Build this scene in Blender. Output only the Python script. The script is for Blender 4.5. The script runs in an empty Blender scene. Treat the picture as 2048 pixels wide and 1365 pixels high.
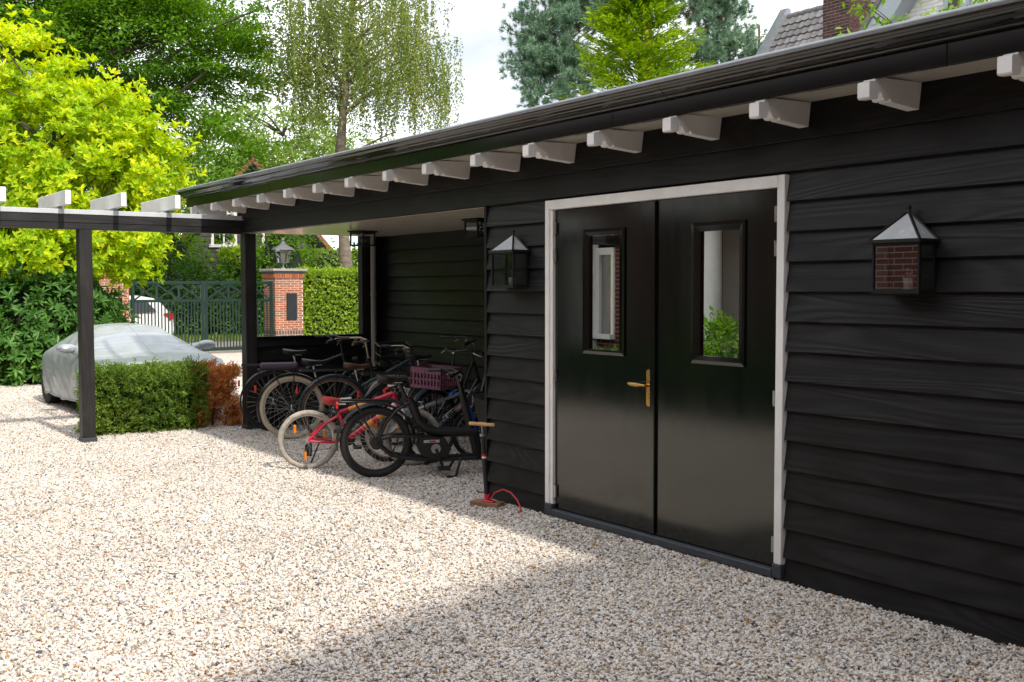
import bpy, math, random
import numpy as np
from mathutils import Vector, Matrix

R = math.radians
rng = np.random.default_rng(7)
random.seed(7)
scene = bpy.context.scene
COL = scene.collection

# ------------------------------------------------------------------ camera, sky, sun, exposure
yaw, pitch, roll = R(54.7462), R(2.7685), R(-0.0783)
fw = Vector((-math.sin(yaw)*math.cos(pitch), math.cos(yaw)*math.cos(pitch), -math.sin(pitch)))
rt = Vector((math.cos(yaw), math.sin(yaw), 0)); up = rt.cross(fw)
r2 = rt*math.cos(roll)+up*math.sin(roll); u2 = -rt*math.sin(roll)+up*math.cos(roll)
cam_d = bpy.data.cameras.new('camera'); cam = bpy.data.objects.new('camera', cam_d); COL.objects.link(cam)
M = Matrix((r2, u2, -fw)).transposed().to_4x4(); M.translation = (6.0588, -4.6099, 1.6082)
cam.matrix_world = M
cam_d.sensor_width = 36; cam_d.lens = 2161.66/2048*36; cam_d.clip_end = 900; cam_d.clip_start = .05
scene.camera = cam

SUN_EL, SUN_AZ = 44.0, 1.0          # azimuth from +x towards +y
world = bpy.data.worlds.new('World'); scene.world = world; world.use_nodes = True
wn = world.node_tree; wn.nodes.clear()
o_ = wn.nodes.new('ShaderNodeOutputWorld'); bg = wn.nodes.new('ShaderNodeBackground'); bg.inputs[1].default_value = .14
sky = wn.nodes.new('ShaderNodeTexSky'); sky.sky_type = 'NISHITA'; sky.sun_disc = False
sky.sun_elevation = R(SUN_EL); sky.sun_rotation = R(90-SUN_AZ); sky.altitude = 10; sky.air_density = 1.0; sky.dust_density = 1.5
tc = wn.nodes.new('ShaderNodeTexCoord'); mp = wn.nodes.new('ShaderNodeMapping'); mp.inputs['Scale'].default_value = (1, 1, 2.2)
nz = wn.nodes.new('ShaderNodeTexNoise'); nz.inputs['Scale'].default_value = 2.6; nz.inputs['Detail'].default_value = 7; nz.inputs['Roughness'].default_value = .58
cr = wn.nodes.new('ShaderNodeValToRGB'); cr.color_ramp.elements[0].position = .30; cr.color_ramp.elements[1].position = .52
cr.color_ramp.elements[0].color = (.42, .42, .42, 1)
n2 = wn.nodes.new('ShaderNodeTexNoise'); n2.inputs['Scale'].default_value = 3.4; n2.inputs['Detail'].default_value = 5; wn.links.new(mp.outputs[0], n2.inputs['Vector'])
c2 = wn.nodes.new('ShaderNodeValToRGB'); c2.color_ramp.elements[0].position = .3; c2.color_ramp.elements[1].position = .7; c2.color_ramp.elements[0].color = (5.8, 6.0, 6.4, 1); c2.color_ramp.elements[1].color = (14.6, 14.8, 15.2, 1)
wn.links.new(n2.outputs[0], c2.inputs[0])
mx = wn.nodes.new('ShaderNodeMix'); mx.data_type = 'RGBA'; wn.links.new(c2.outputs[0], mx.inputs[7])
for a, b in ((tc.outputs['Generated'], mp.inputs[0]), (mp.outputs[0], nz.inputs['Vector']), (nz.outputs[0], cr.inputs[0]), (cr.outputs[0], mx.inputs[0]),
             (sky.outputs[0], mx.inputs[6]), (mx.outputs[2], bg.inputs[0]), (bg.outputs[0], o_.inputs[0])):
    wn.links.new(a, b)
sd = bpy.data.lights.new('sun', 'SUN'); sd.energy = 3.3; sd.angle = R(1.8); sd.color = (1, .93, .82)
sun = bpy.data.objects.new('sun', sd); COL.objects.link(sun)
S = Vector((math.cos(R(SUN_EL))*math.cos(R(SUN_AZ)), math.cos(R(SUN_EL))*math.sin(R(SUN_AZ)), math.sin(R(SUN_EL))))
sun.rotation_euler = S.to_track_quat('Z', 'Y').to_euler(); sun.location = (20, 0, 20)
vs = scene.view_settings
vs.view_transform = 'Standard'; vs.look = 'None'; vs.gamma = 1; vs.use_curve_mapping = False; vs.exposure = 0.26
scene.cycles.use_denoising = True
scene.cycles.max_bounces = 8; scene.cycles.transparent_max_bounces = 12
scene.cycles.caustics_reflective = False; scene.cycles.caustics_refractive = False
scene.cycles.sample_clamp_indirect = 6

# ------------------------------------------------------------------ helpers
class MB:
    def __init__(s): s.v = []; s.f = []
    def add(s, v, f):
        o = len(s.v); s.v += [tuple(p) for p in v]; s.f += [tuple(i+o for i in q) for q in f]; return s
    def box(s, x0, x1, y0, y1, z0, z1, c=0):
        if not c:
            return s.add([(x, y, z) for x in (x0, x1) for y in (y0, y1) for z in (z0, z1)],
                         [(0, 1, 3, 2), (4, 6, 7, 5), (0, 4, 5, 1), (2, 3, 7, 6), (0, 2, 6, 4), (1, 5, 7, 3)])
        X, Y, Z = (x0, x1), (y0, y1), (z0, z1); V = []; idx = {}
        for i in (0, 1):
            for j in (0, 1):
                for k in (0, 1):
                    p = [X[i], Y[j], Z[k]]; sg = [1-2*i, 1-2*j, 1-2*k]
                    for a in range(3):
                        q = [p[b]+(c*sg[b] if b != a else 0) for b in range(3)]
                        idx[i, j, k, a] = len(V); V.append(q)
        F = []
        def q(*a): F.append(tuple(idx[t] for t in a))
        for a in range(3):
            b, d = [(1, 2), (2, 0), (0, 1)][a]
            for e in (0, 1):
                def key(u, w):
                    t = [0, 0, 0]; t[a] = e; t[b] = u; t[d] = w; return (*t, a)
                L = [key(0, 0), key(1, 0), key(1, 1), key(0, 1)]
                q(*(L if e else L[::-1]))
            for u in (0, 1):
                for w in (0, 1):
                    def k2(e, ax):
                        t = [0, 0, 0]; t[a] = e; t[b] = u; t[d] = w; return (*t, ax)
                    L = [k2(0, b), k2(1, b), k2(1, d), k2(0, d)]
                    q(*(L if u != w else L[::-1]))
        for i in (0, 1):
            for j in (0, 1):
                for k in (0, 1):
                    L = [(i, j, k, 0), (i, j, k, 1), (i, j, k, 2)]
                    q(*(L if (i+j+k) % 2 else L[::-1]))
        return s.add(V, F)
    def prism(s, poly, axis, a0, a1):
        n = len(poly)
        def P(p, a): return {'x': (a, p[0], p[1]), 'y': (p[0], a, p[1]), 'z': (p[0], p[1], a)}[axis]
        V = [P(p, a0) for p in poly]+[P(p, a1) for p in poly]
        F = [tuple(range(n))[::-1], tuple(range(n, 2*n))]+[(i, (i+1) % n, n+(i+1) % n, n+i) for i in range(n)]
        return s.add(V, F)
    def sheet(s, poly, axis, a0, a1):
        n = len(poly)
        def P(p, a): return {'x': (a, p[0], p[1]), 'y': (p[0], a, p[1]), 'z': (p[0], p[1], a)}[axis]
        return s.add([P(p, a0) for p in poly]+[P(p, a1) for p in poly], [(i, i+1, n+i+1, n+i) for i in range(n-1)])
    def tube(s, pts, r, n=8, closed=False, caps=True):
        pts = [Vector(p) for p in pts]; m = len(pts); rr = r if hasattr(r, '__len__') else [r]*m
        T = []
        for i in range(m):
            a = pts[(i-1) % m] if (closed or i > 0) else pts[i]; b = pts[(i+1) % m] if (closed or i < m-1) else pts[i]
            T.append((b-a).normalized())
        nrm = T[0].orthogonal().normalized(); V = []
        for i in range(m):
            nrm = (nrm-T[i]*nrm.dot(T[i]))
            nrm = nrm.normalized() if nrm.length > 1e-6 else T[i].orthogonal().normalized()
            bi = T[i].cross(nrm)
            V += [pts[i]+(nrm*math.cos(2*math.pi*k/n)+bi*math.sin(2*math.pi*k/n))*rr[i] for k in range(n)]
        F = []
        for i in range(m if closed else m-1):
            j = (i+1) % m
            F += [(i*n+k, i*n+(k+1) % n, j*n+(k+1) % n, j*n+k) for k in range(n)]
        if caps and not closed: F += [tuple(range(n))[::-1], tuple((m-1)*n+k for k in range(n))]
        return s.add(V, F)
    def ring(s, c, axis, Rr, r, n=40, m=8, a0=0, a1=360, flat=1.0):
        A = {'x': (Vector((0, 1, 0)), Vector((0, 0, 1)), Vector((1, 0, 0))), 'y': (Vector((1, 0, 0)), Vector((0, 0, 1)), Vector((0, 1, 0))),
             'z': (Vector((1, 0, 0)), Vector((0, 1, 0)), Vector((0, 0, 1)))}[axis]
        full = abs(a1-a0) >= 360; k = n if full else n+1; V = []
        for i in range(k):
            t = R(a0+(a1-a0)*i/n); d = A[0]*math.cos(t)+A[1]*math.sin(t)
            for j in range(m):
                p = 2*math.pi*j/m
                V.append(Vector(c)+d*(Rr+r*math.cos(p)*flat)+A[2]*r*math.sin(p))
        F = [(i*m+j, i*m+(j+1) % m, ((i+1) % k)*m+(j+1) % m, ((i+1) % k)*m+j) for i in range(k if full else k-1) for j in range(m)]
        return s.add(V, F)
    def lathe(s, prof, c=(0, 0, 0), n=12, axis='z'):
        V = []; k = len(prof)
        for i in range(n):
            t = 2*math.pi*i/n
            for (r, z) in prof:
                a, b = r*math.cos(t), r*math.sin(t)
                p = {'z': (a, b, z), 'x': (z, a, b), 'y': (a, z, b)}[axis]
                V.append((p[0]+c[0], p[1]+c[1], p[2]+c[2]))
        F = [(i*k+j, ((i+1) % n)*k+j, ((i+1) % n)*k+j+1, i*k+j+1) for i in range(n) for j in range(k-1)]
        return s.add(V, F)
    def ball(s, c, r, n=14, m=8):
        r = r if hasattr(r, '__len__') else (r, r, r)
        prof = [(math.sin(math.pi*j/m), -math.cos(math.pi*j/m)) for j in range(m+1)]
        V = []; F = []
        for i in range(n):
            t = 2*math.pi*i/n
            V += [(c[0]+r[0]*a*math.cos(t), c[1]+r[1]*a*math.sin(t), c[2]+r[2]*b) for a, b in prof]
        k = m+1
        F = [(i*k+j, ((i+1) % n)*k+j, ((i+1) % n)*k+j+1, i*k+j+1) for i in range(n) for j in range(m)]
        return s.add(V, F)
    def mesh(s, name, smooth=None):
        me = bpy.data.meshes.new(name); me.from_pydata(s.v, [], s.f); me.validate(); me.update()
        if smooth is not None:
            me.polygons.foreach_set('use_smooth', [True]*len(me.polygons)); me.set_sharp_from_angle(angle=R(smooth))
        return me
    def build(s, name, mat, parent=None, smooth=None, loc=None, rot=None):
        return obj(name, s.mesh(name, smooth), mat, parent, loc, rot)

def obj(name, me, mat=None, parent=None, loc=None, rot=None):
    o = bpy.data.objects.new(name, me); COL.objects.link(o)
    if mat is not None and not me.materials: me.materials.append(mat)
    if parent: o.parent = parent
    if loc is not None: o.location = loc
    if rot is not None: o.rotation_euler = rot
    return o
def tag(o, label, cat, group=None, kind=None):
    o['label'] = label; o['category'] = cat
    if group: o['group'] = group
    if kind: o['kind'] = kind
    return o
def thing(name, label, cat, loc=(0, 0, 0), rz=0, group=None):
    o = bpy.data.objects.new(name, None); COL.objects.link(o); o.location = loc; o.rotation_euler = (0, 0, rz)
    o.empty_display_size = .1
    return tag(o, label, cat, group)
def struct(name, mb, mat, label, cat):
    o = mb.build(name, mat); return tag(o, label, cat, kind='structure')
def npmesh(name, V, F, smooth=False):
    me = bpy.data.meshes.new(name); V = np.asarray(V, np.float32); F = np.asarray(F, np.int32); m, k = F.shape
    me.vertices.add(len(V)); me.vertices.foreach_set('co', V.ravel())
    me.loops.add(m*k); me.loops.foreach_set('vertex_index', F.ravel())
    me.polygons.add(m); me.polygons.foreach_set('loop_start', np.arange(0, m*k, k, dtype=np.int32))
    try: me.polygons.foreach_set('loop_total', np.full(m, k, np.int32))
    except Exception: pass
    if smooth: me.polygons.foreach_set('use_smooth', np.ones(m, bool))
    me.update(calc_edges=True); return me

# ------------------------------------------------------------------ materials
def nodes(name):
    m = bpy.data.materials.new(name); m.use_nodes = True; t = m.node_tree
    return m, t, t.nodes['Principled BSDF'], t.nodes['Material Output']
def lk(t, a, b): t.links.new(a, b)
def setp(p, rough=.5, metal=0, spec=.5, coat=0):
    p.inputs['Roughness'].default_value = rough; p.inputs['Metallic'].default_value = metal
    p.inputs['Specular IOR Level'].default_value = spec; p.inputs['Coat Weight'].default_value = coat
def coords(t, scale=(1, 1, 1), rnd=True):
    tc = t.nodes.new('ShaderNodeTexCoord'); mp = t.nodes.new('ShaderNodeMapping'); mp.inputs['Scale'].default_value = scale
    lk(t, tc.outputs['Object'], mp.inputs[0])
    if rnd:
        oi = t.nodes.new('ShaderNodeObjectInfo'); mu = t.nodes.new('ShaderNodeMath'); mu.operation = 'MULTIPLY'; mu.inputs[1].default_value = 37.0
        lk(t, oi.outputs['Random'], mu.inputs[0]); lk(t, mu.outputs[0], mp.inputs['Location'])
    return mp.outputs[0]
def noise(t, vec, scale, detail=4, rough=.55, dist=0):
    n = t.nodes.new('ShaderNodeTexNoise'); n.inputs['Scale'].default_value = scale; n.inputs['Detail'].default_value = detail
    n.inputs['Roughness'].default_value = rough; n.inputs['Distortion'].default_value = dist; lk(t, vec, n.inputs['Vector']); return n.outputs[0]
def ramp(t, fac, stops, const=False):
    r = t.nodes.new('ShaderNodeValToRGB'); e = r.color_ramp.elements
    if const: r.color_ramp.interpolation = 'CONSTANT'
    while len(e) < len(stops): e.new(.5)
    for el, (p, c) in zip(e, stops): el.position = p; el.color = (*c, 1) if len(c) == 3 else c
    lk(t, fac, r.inputs[0]); return r.outputs[0]
def bump(t, p, h, strength=.3, dist=.01):
    b = t.nodes.new('ShaderNodeBump'); b.inputs['Strength'].default_value = strength; b.inputs['Distance'].default_value = dist
    lk(t, h, b.inputs['Height']); lk(t, b.outputs[0], p.inputs['Normal']); return b
def mul(c, k): return tuple(min(1, x*k) for x in c)
def pbr(name, col, rough=.5, metal=0, spec=.5, var=.12, vscale=5, bmp=0, bscale=60, coat=0, scale=(1, 1, 1), rvar=.08, orand=0):
    m, t, p, o = nodes(name); setp(p, rough, metal, spec, coat); v = coords(t, scale)
    n = noise(t, v, vscale, 6, .6); c = ramp(t, n, [(.3, mul(col, 1-var)), (.7, mul(col, 1+var))])
    if orand:
        oi = t.nodes.new('ShaderNodeObjectInfo'); h = t.nodes.new('ShaderNodeHueSaturation'); mr = t.nodes.new('ShaderNodeMapRange')
        mr.inputs[3].default_value = 1-orand; mr.inputs[4].default_value = 1+orand
        lk(t, oi.outputs['Random'], mr.inputs[0]); lk(t, mr.outputs[0], h.inputs['Value']); lk(t, c, h.inputs['Color']); c = h.outputs[0]
    lk(t, c, p.inputs['Base Color'])
    if rvar:
        mr = t.nodes.new('ShaderNodeMapRange'); mr.inputs[3].default_value = max(.02, rough-rvar); mr.inputs[4].default_value = min(1, rough+rvar)
        lk(t, noise(t, v, vscale*2.3, 3), mr.inputs[0]); lk(t, mr.outputs[0], p.inputs['Roughness'])
    if bmp: bump(t, p, noise(t, v, bscale, 4), bmp, .006)
    return m
def wood(name, dark, light, rough=.55, bmp=.35, along='x', gscale=1.0, spec=.4):
    m, t, p, o = nodes(name); setp(p, rough, 0, spec)
    sc = {'x': (.5, 5, 5), 'y': (5, .5, 5), 'z': (5, 5, .5)}[along]
    n1 = noise(t, coords(t, tuple(a*gscale for a in sc)), 1.0, 1.5, .4, .5)
    def mth(op, a, b=None, c=None):
        q = t.nodes.new('ShaderNodeMath'); q.operation = op
        for k, z in enumerate((a, b, c)):
            if z is None: continue
            if isinstance(z, (int, float)): q.inputs[k].default_value = z
            else: lk(t, z, q.inputs[k])
        return q.outputs[0]
    g = mth('MULTIPLY_ADD', mth('SINE', mth('MULTIPLY', n1, 75.0)), .5, .5)
    sc2 = {'x': (1.4, 60, 60), 'y': (60, 1.4, 60), 'z': (60, 60, 1.4)}[along]
    f = noise(t, coords(t, sc2), 1.6, 3, .6); big = noise(t, coords(t, (.9, 1.4, 1.4)), 2.2, 3)
    g = mth('MULTIPLY', g, mth('MULTIPLY_ADD', big, 1.25, -.28))
    class _o: pass
    mxx = _o(); mxx.outputs = [mth('MULTIPLY_ADD', f, .5, g)]
    ad = _o(); ad.outputs = [mth('MULTIPLY_ADD', big, .45, mxx.outputs[0])]
    c = ramp(t, ad.outputs[0], [(.35, dark), (1.0, light)])
    oi = t.nodes.new('ShaderNodeObjectInfo'); h = t.nodes.new('ShaderNodeHueSaturation'); mr = t.nodes.new('ShaderNodeMapRange')
    mr.inputs[3].default_value = .8; mr.inputs[4].default_value = 1.25
    lk(t, oi.outputs['Random'], mr.inputs[0]); lk(t, mr.outputs[0], h.inputs['Value']); lk(t, c, h.inputs['Color']); lk(t, h.outputs[0], p.inputs['Base Color'])
    bump(t, p, mxx.outputs[0], bmp, .004)
    return m
def leaf(name, stops, trans=.4, rough=.48, tcol=None, spec=.22):
    m, t, p, o = nodes(name); setp(p, rough, 0, spec)
    g = t.nodes.new('ShaderNodeNewGeometry'); v = coords(t, rnd=False)
    n = noise(t, v, .9, 3)
    ad = t.nodes.new('ShaderNodeMath'); ad.operation = 'MULTIPLY_ADD'; ad.inputs[1].default_value = .55; ad.use_clamp = True
    s2 = t.nodes.new('ShaderNodeMath'); s2.operation = 'MULTIPLY_ADD'; s2.inputs[1].default_value = .9; s2.inputs[2].default_value = -.22
    lk(t, n, s2.inputs[0]); lk(t, g.outputs['Random Per Island'], ad.inputs[0]); lk(t, s2.outputs[0], ad.inputs[2])
    stops = [(q, mul(c_, 1.45)) for q, c_ in stops]
    c = ramp(t, ad.outputs[0], stops); lk(t, c, p.inputs['Base Color'])
    tr = t.nodes.new('ShaderNodeBsdfTranslucent'); h = t.nodes.new('ShaderNodeHueSaturation'); h.inputs['Saturation'].default_value = 1.15; h.inputs['Value'].default_value = 1.5; h.inputs['Hue'].default_value = .485
    lk(t, c, h.inputs['Color']); lk(t, h.outputs[0], tr.inputs[0])
    ms = t.nodes.new('ShaderNodeMixShader'); ms.inputs[0].default_value = trans
    lk(t, p.outputs[0], ms.inputs[1]); lk(t, tr.outputs[0], ms.inputs[2]); lk(t, ms.outputs[0], o.inputs[0])
    return m
def glass(name, refl, tint=(.9, .95, .93), rough=.0):
    m, t, p, o = nodes(name); t.nodes.remove(p)
    g = t.nodes.new('ShaderNodeBsdfGlossy'); g.inputs['Roughness'].default_value = rough; g.inputs[0].default_value = (.95, .97, .96, 1)
    tr = t.nodes.new('ShaderNodeBsdfTransparent'); tr.inputs[0].default_value = (*tint, 1)
    ms = t.nodes.new('ShaderNodeMixShader'); lw = t.nodes.new('ShaderNodeFresnel'); lw.inputs[0].default_value = 1.5
    ad = t.nodes.new('ShaderNodeMath'); ad.operation = 'ADD'; ad.inputs[1].default_value = refl; ad.use_clamp = True
    lk(t, lw.outputs[0], ad.inputs[0]); lk(t, ad.outputs[0], ms.inputs[0]); lk(t, tr.outputs[0], ms.inputs[1]); lk(t, g.outputs[0], ms.inputs[2]); lk(t, ms.outputs[0], o.inputs[0])
    return m
PEB = [(.0, (.80, .74, .67)), (.16, (.66, .60, .54)), (.30, (.84, .80, .75)), (.44, (.58, .48, .38)), (.53, (.74, .68, .62)), (.66, (.34, .33, .34)),
       (.71, (.80, .71, .58)), (.80, (.50, .45, .42)), (.86, (.86, .83, .80)), (.945, (.13, .13, .145)), (.968, (.44, .25, .12))]
def gravel_mat(name):
    m, t, p, o = nodes(name); setp(p, .8, 0, .25); tcn = t.nodes.new('ShaderNodeTexCoord')
    vo = t.nodes.new('ShaderNodeTexVoronoi'); vo.inputs['Scale'].default_value = 52; lk(t, tcn.outputs['Object'], vo.inputs['Vector'])
    sp = t.nodes.new('ShaderNodeSeparateColor'); lk(t, vo.outputs['Color'], sp.inputs[0])
    c = ramp(t, sp.outputs[0], PEB, True)
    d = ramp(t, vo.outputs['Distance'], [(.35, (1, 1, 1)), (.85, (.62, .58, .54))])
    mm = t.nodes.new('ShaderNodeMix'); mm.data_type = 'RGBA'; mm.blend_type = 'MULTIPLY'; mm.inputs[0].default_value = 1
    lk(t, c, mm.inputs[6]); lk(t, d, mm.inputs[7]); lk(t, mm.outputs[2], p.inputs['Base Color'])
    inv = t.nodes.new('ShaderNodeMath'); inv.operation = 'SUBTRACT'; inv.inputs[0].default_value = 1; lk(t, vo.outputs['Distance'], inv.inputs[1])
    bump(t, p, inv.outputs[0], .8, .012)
    return m
def pebble_mat(name):
    m, t, p, o = nodes(name); setp(p, .62, 0, .35)
    oi = t.nodes.new('ShaderNodeObjectInfo'); c = ramp(t, oi.outputs['Random'], PEB, True)
    ge = t.nodes.new('ShaderNodeNewGeometry'); n = noise(t, ge.outputs['Position'], .75, 4, .65)
    h = t.nodes.new('ShaderNodeHueSaturation'); mr = t.nodes.new('ShaderNodeMapRange'); mr.inputs[1].default_value = .3; mr.inputs[2].default_value = .7; mr.inputs[3].default_value = .84; mr.inputs[4].default_value = 1.06
    lk(t, n, mr.inputs[0]); lk(t, mr.outputs[0], h.inputs['Value']); lk(t, c, h.inputs['Color']); lk(t, h.outputs[0], p.inputs['Base Color'])
    return m
def brick_mat(name, c1, c2, mortar, axes='xz', scale=1.0):
    m, t, p, o = nodes(name); setp(p, .85, 0, .2); tcn = t.nodes.new('ShaderNodeTexCoord'); sx = t.nodes.new('ShaderNodeSeparateXYZ'); cx = t.nodes.new('ShaderNodeCombineXYZ')
    lk(t, tcn.outputs['Object'], sx.inputs[0]); ad = t.nodes.new('ShaderNodeMath'); ad.operation = 'ADD'
    lk(t, sx.outputs[0], ad.inputs[0]); lk(t, sx.outputs[1], ad.inputs[1]); lk(t, ad.outputs[0], cx.inputs[0]); lk(t, sx.outputs[2], cx.inputs[1])
    b = t.nodes.new('ShaderNodeTexBrick'); b.inputs['Scale'].default_value = scale; b.inputs['Brick Width'].default_value = .22; b.inputs['Row Height'].default_value = .062
    b.inputs['Mortar Size'].default_value = .005; b.inputs['Color1'].default_value = (*c1, 1); b.inputs['Color2'].default_value = (*c2, 1); b.inputs['Mortar'].default_value = (*mortar, 1)
    lk(t, cx.outputs[0], b.inputs['Vector']); lk(t, b.outputs[0], p.inputs['Base Color']); return m

def cover_mat():
    m, t, p, o = nodes('silver_car_cover'); setp(p, .36, .35, .5); v = coords(t, (1, 1, 1), False)
    c = ramp(t, noise(t, v, 3, 4), [(.3, (.39, .425, .46)), (.7, (.43, .46, .49))]); lk(t, c, p.inputs['Base Color'])
    a = noise(t, coords(t, (.8, 1.8, 3), False), 1.6, 1.5, .4, 1.4); b = noise(t, coords(t, (4, 1.6, 1.0), False), 1.3, 1, .4, 1.0)
    q = t.nodes.new('ShaderNodeMath'); q.operation = 'ADD'; lk(t, a, q.inputs[0]); lk(t, b, q.inputs[1]); bump(t, p, q.outputs[0], .30, .045)
    return m
BLK = (.022, .0205, .0195)
MAT = dict(
    board=wood('black_weatherboard', (.0038, .0038, .0043), (.0175, .0172, .0182), .47, .5, spec=.30),
    beam=wood('black_timber', (.0036, .0035, .0035), (.0130, .0124, .0121), .5, .35, spec=.28),
    post=wood('black_post_timber', (.012, .0118, .012), (.027, .026, .026), .5, .3, 'z'),
    gloss=pbr('gloss_black_paint', (.0045, .006, .0053), .10, 0, .7, .3, 3, 0, 9, rvar=0),
    door=pbr('gloss_door_paint', (.0028, .0058, .0042), .125, 0, .78, .25, 2, .035, 2.2, scale=(2.5, 2.5, .6), rvar=.05),
    white=pbr('white_paint', (.85, .84, .815), .4, var=.09, vscale=4, bmp=.03, bscale=30, orand=.04),
    zinc=pbr('zinc', (.27, .29, .32), .42, .45, var=.15, vscale=9),
    zincpale=pbr('pale_zinc', (.58, .61, .65), .4, .1, var=.08, vscale=9),
    stone=pbr('bluestone', (.05, .057, .068), .6, var=.2, vscale=25, bmp=.1, bscale=120),
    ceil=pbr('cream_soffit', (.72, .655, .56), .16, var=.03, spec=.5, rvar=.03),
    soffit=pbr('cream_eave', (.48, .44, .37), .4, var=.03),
    brass=pbr('brass', (.56, .33, .10), .28, .9, var=.1),
    steel=pbr('steel', (.58, .58, .58), .28, .9, var=.1),
    pane=glass('door_glass', .50, (.12, .13, .12)),
    lampglass=glass('lantern_glass', .21, (.93, .95, .94)),
    clear=glass('clear_glass', .03),
    frost=pbr('leaded_roof_glass', (.55, .58, .60), .25, 0, .6, .12, 8),
    iron=pbr('dark_iron', (.012, .014, .015), .42, .3, var=.3),
    bulb=glass('bulb_glass', .06, (.95, .93, .9)),
    ceramic=pbr('white_ceramic', (.8, .79, .77), .3, var=.02),
    black=pbr('black_rubber', (.012, .012, .012), .7, var=.2),
    grav=gravel_mat('gravel_ground'), peb=pebble_mat('pebbles'),
    brick=pbr('orange_brick', (.37, .125, .062), .85, var=.25, vscale=18, orand=.25, bmp=.2, bscale=60),
    mortar=pbr('mortar', (.70, .66, .60), .9, var=.1),
    bark=pbr('bark', (.10, .085, .065), .9, var=.4, vscale=8, bmp=.8, bscale=14, scale=(1, 1, .3)),
    birchbark=pbr('birch_bark', (.18, .145, .11), .85, var=.45, vscale=5, bmp=.6, bscale=12, scale=(1, 1, 1.8)),
    pinebark=pbr('pine_bark', (.22, .10, .055), .9, var=.3, vscale=8, bmp=.5, bscale=14),
    green=pbr('gate_green', (.004, .026, .020), .3, 0, .5, .15, 6),
)
MAT['cover'] = cover_mat()
L_ = dict(
    magnolia=leaf('magnolia_leaf', [(.0, (.07, .16, .008)), (.35, (.21, .34, .010)), (.7, (.42, .48, .012)), (1, (.60, .55, .02))], .42),
    beech=leaf('beech_leaf', [(0, (.030, .085, .008)), (.5, (.075, .17, .014)), (1, (.16, .28, .025))], .38),
    rhodo=leaf('rhododendron_leaf', [(0, (.02, .06, .010)), (.6, (.05, .13, .022)), (1, (.12, .23, .045))], .18, .32),
    birch=leaf('birch_leaf', [(0, (.055, .10, .022)), (.5, (.135, .185, .04)), (1, (.28, .28, .07))], .35),
    far=leaf('lime_leaf', [(0, (.075, .14, .035)), (.5, (.15, .235, .055)), (1, (.26, .34, .09))], .38),
    shrub=leaf('laurel_leaf', [(0, (.014, .045, .008)), (.6, (.04, .10, .014)), (1, (.09, .17, .025))], .28),
    hornbeam=leaf('hornbeam_leaf', [(0, (.08, .15, .015)), (.5, (.17, .27, .025)), (1, (.30, .38, .05))], .35),
    bright=leaf('privet_leaf', [(0, (.12, .21, .02)), (.5, (.22, .33, .03)), (1, (.34, .42, .05))], .35),
    yew=leaf('yew_needle', [(0, (.03, .075, .014)), (.55, (.105, .18, .026)), (1, (.26, .33, .05))], .15),
    dead=leaf('dead_yew_needle', [(0, (.20, .085, .025)), (.5, (.42, .18, .05)), (1, (.58, .30, .10))], .15),
    pine=leaf('pine_needle', [(0, (.06, .12, .075)), (.5, (.13, .22, .14)), (1, (.25, .35, .23))], .12),
    cypress=leaf('cypress_scale', [(0, (.03, .085, .008)), (.45, (.13, .25, .012)), (1, (.38, .45, .03))], .3),
    cherry=leaf('cherry_leaf', [(0, (.06, .14, .02)), (.6, (.13, .26, .03)), (1, (.25, .38, .06))], .45),
    grass=leaf('grass_blade', [(0, (.06, .10, .015)), (.6, (.13, .19, .03)), (1, (.28, .28, .08))], .3),
)

# ------------------------------------------------------------------ foliage builders
def unit(a): return a/np.maximum(1e-9, np.linalg.norm(a, axis=1, keepdims=True))
def leafmesh(P, D, N, L, W, fold=.3, six=False, curl=.1):
    P = np.asarray(P, float); n = len(P); D = unit(np.asarray(D, float)); L = np.broadcast_to(L, n)[:, None]; W = np.broadcast_to(W, n)[:, None]
    Sd = unit(np.cross(D, N)); N2 = np.cross(Sd, D)
    if six:
        mid = [(0, 0, 0), (.38, .42, 1), (.74, .46, 1), (1, 0, 0)]
        b = P; t = P+D*L-N2*L*curl
        l1 = P+D*L*.36+Sd*W*.40+N2*W*fold*.4; l2 = P+D*L*.74+Sd*W*.42+N2*(W*fold*.4-L*curl*.5)
        r1 = P+D*L*.36-Sd*W*.40+N2*W*fold*.4; r2_ = P+D*L*.74-Sd*W*.42+N2*(W*fold*.4-L*curl*.5)
        V = np.stack([b, l1, l2, t, r2_, r1], 1).reshape(-1, 3); o = np.arange(n)[:, None]*6
        F = np.concatenate([o+np.array([0, 3, 2, 1]), o+np.array([0, 5, 4, 3])])
        return V, F
    b = P; t = P+D*L-N2*L*curl; l = P+D*L*.5+Sd*W*.5+N2*W*fold*.5; r = P+D*L*.5-Sd*W*.5+N2*W*fold*.5
    V = np.stack([b, l, t, r], 1).reshape(-1, 3); o = np.arange(n)[:, None]*4
    return V, np.concatenate([o+np.array([0, 2, 1]), o+np.array([0, 3, 2])])
def rdirs(n): return unit(rng.normal(size=(n, 3)))
def ell_points(ells, n, shell=.45):
    w = np.array([e[6] if len(e) > 6 else e[3]*e[4]*e[5]*1.0 for e in ells], float)**.8; idx = rng.choice(len(ells), n, p=w/w.sum())
    E = np.array([e[:6] for e in ells], float)[idx]; d = rdirs(n); r = shell+(1-shell)*rng.random(n)**.6
    return E[:, :3]+d*r[:, None]*E[:, 3:6], d, E
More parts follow.
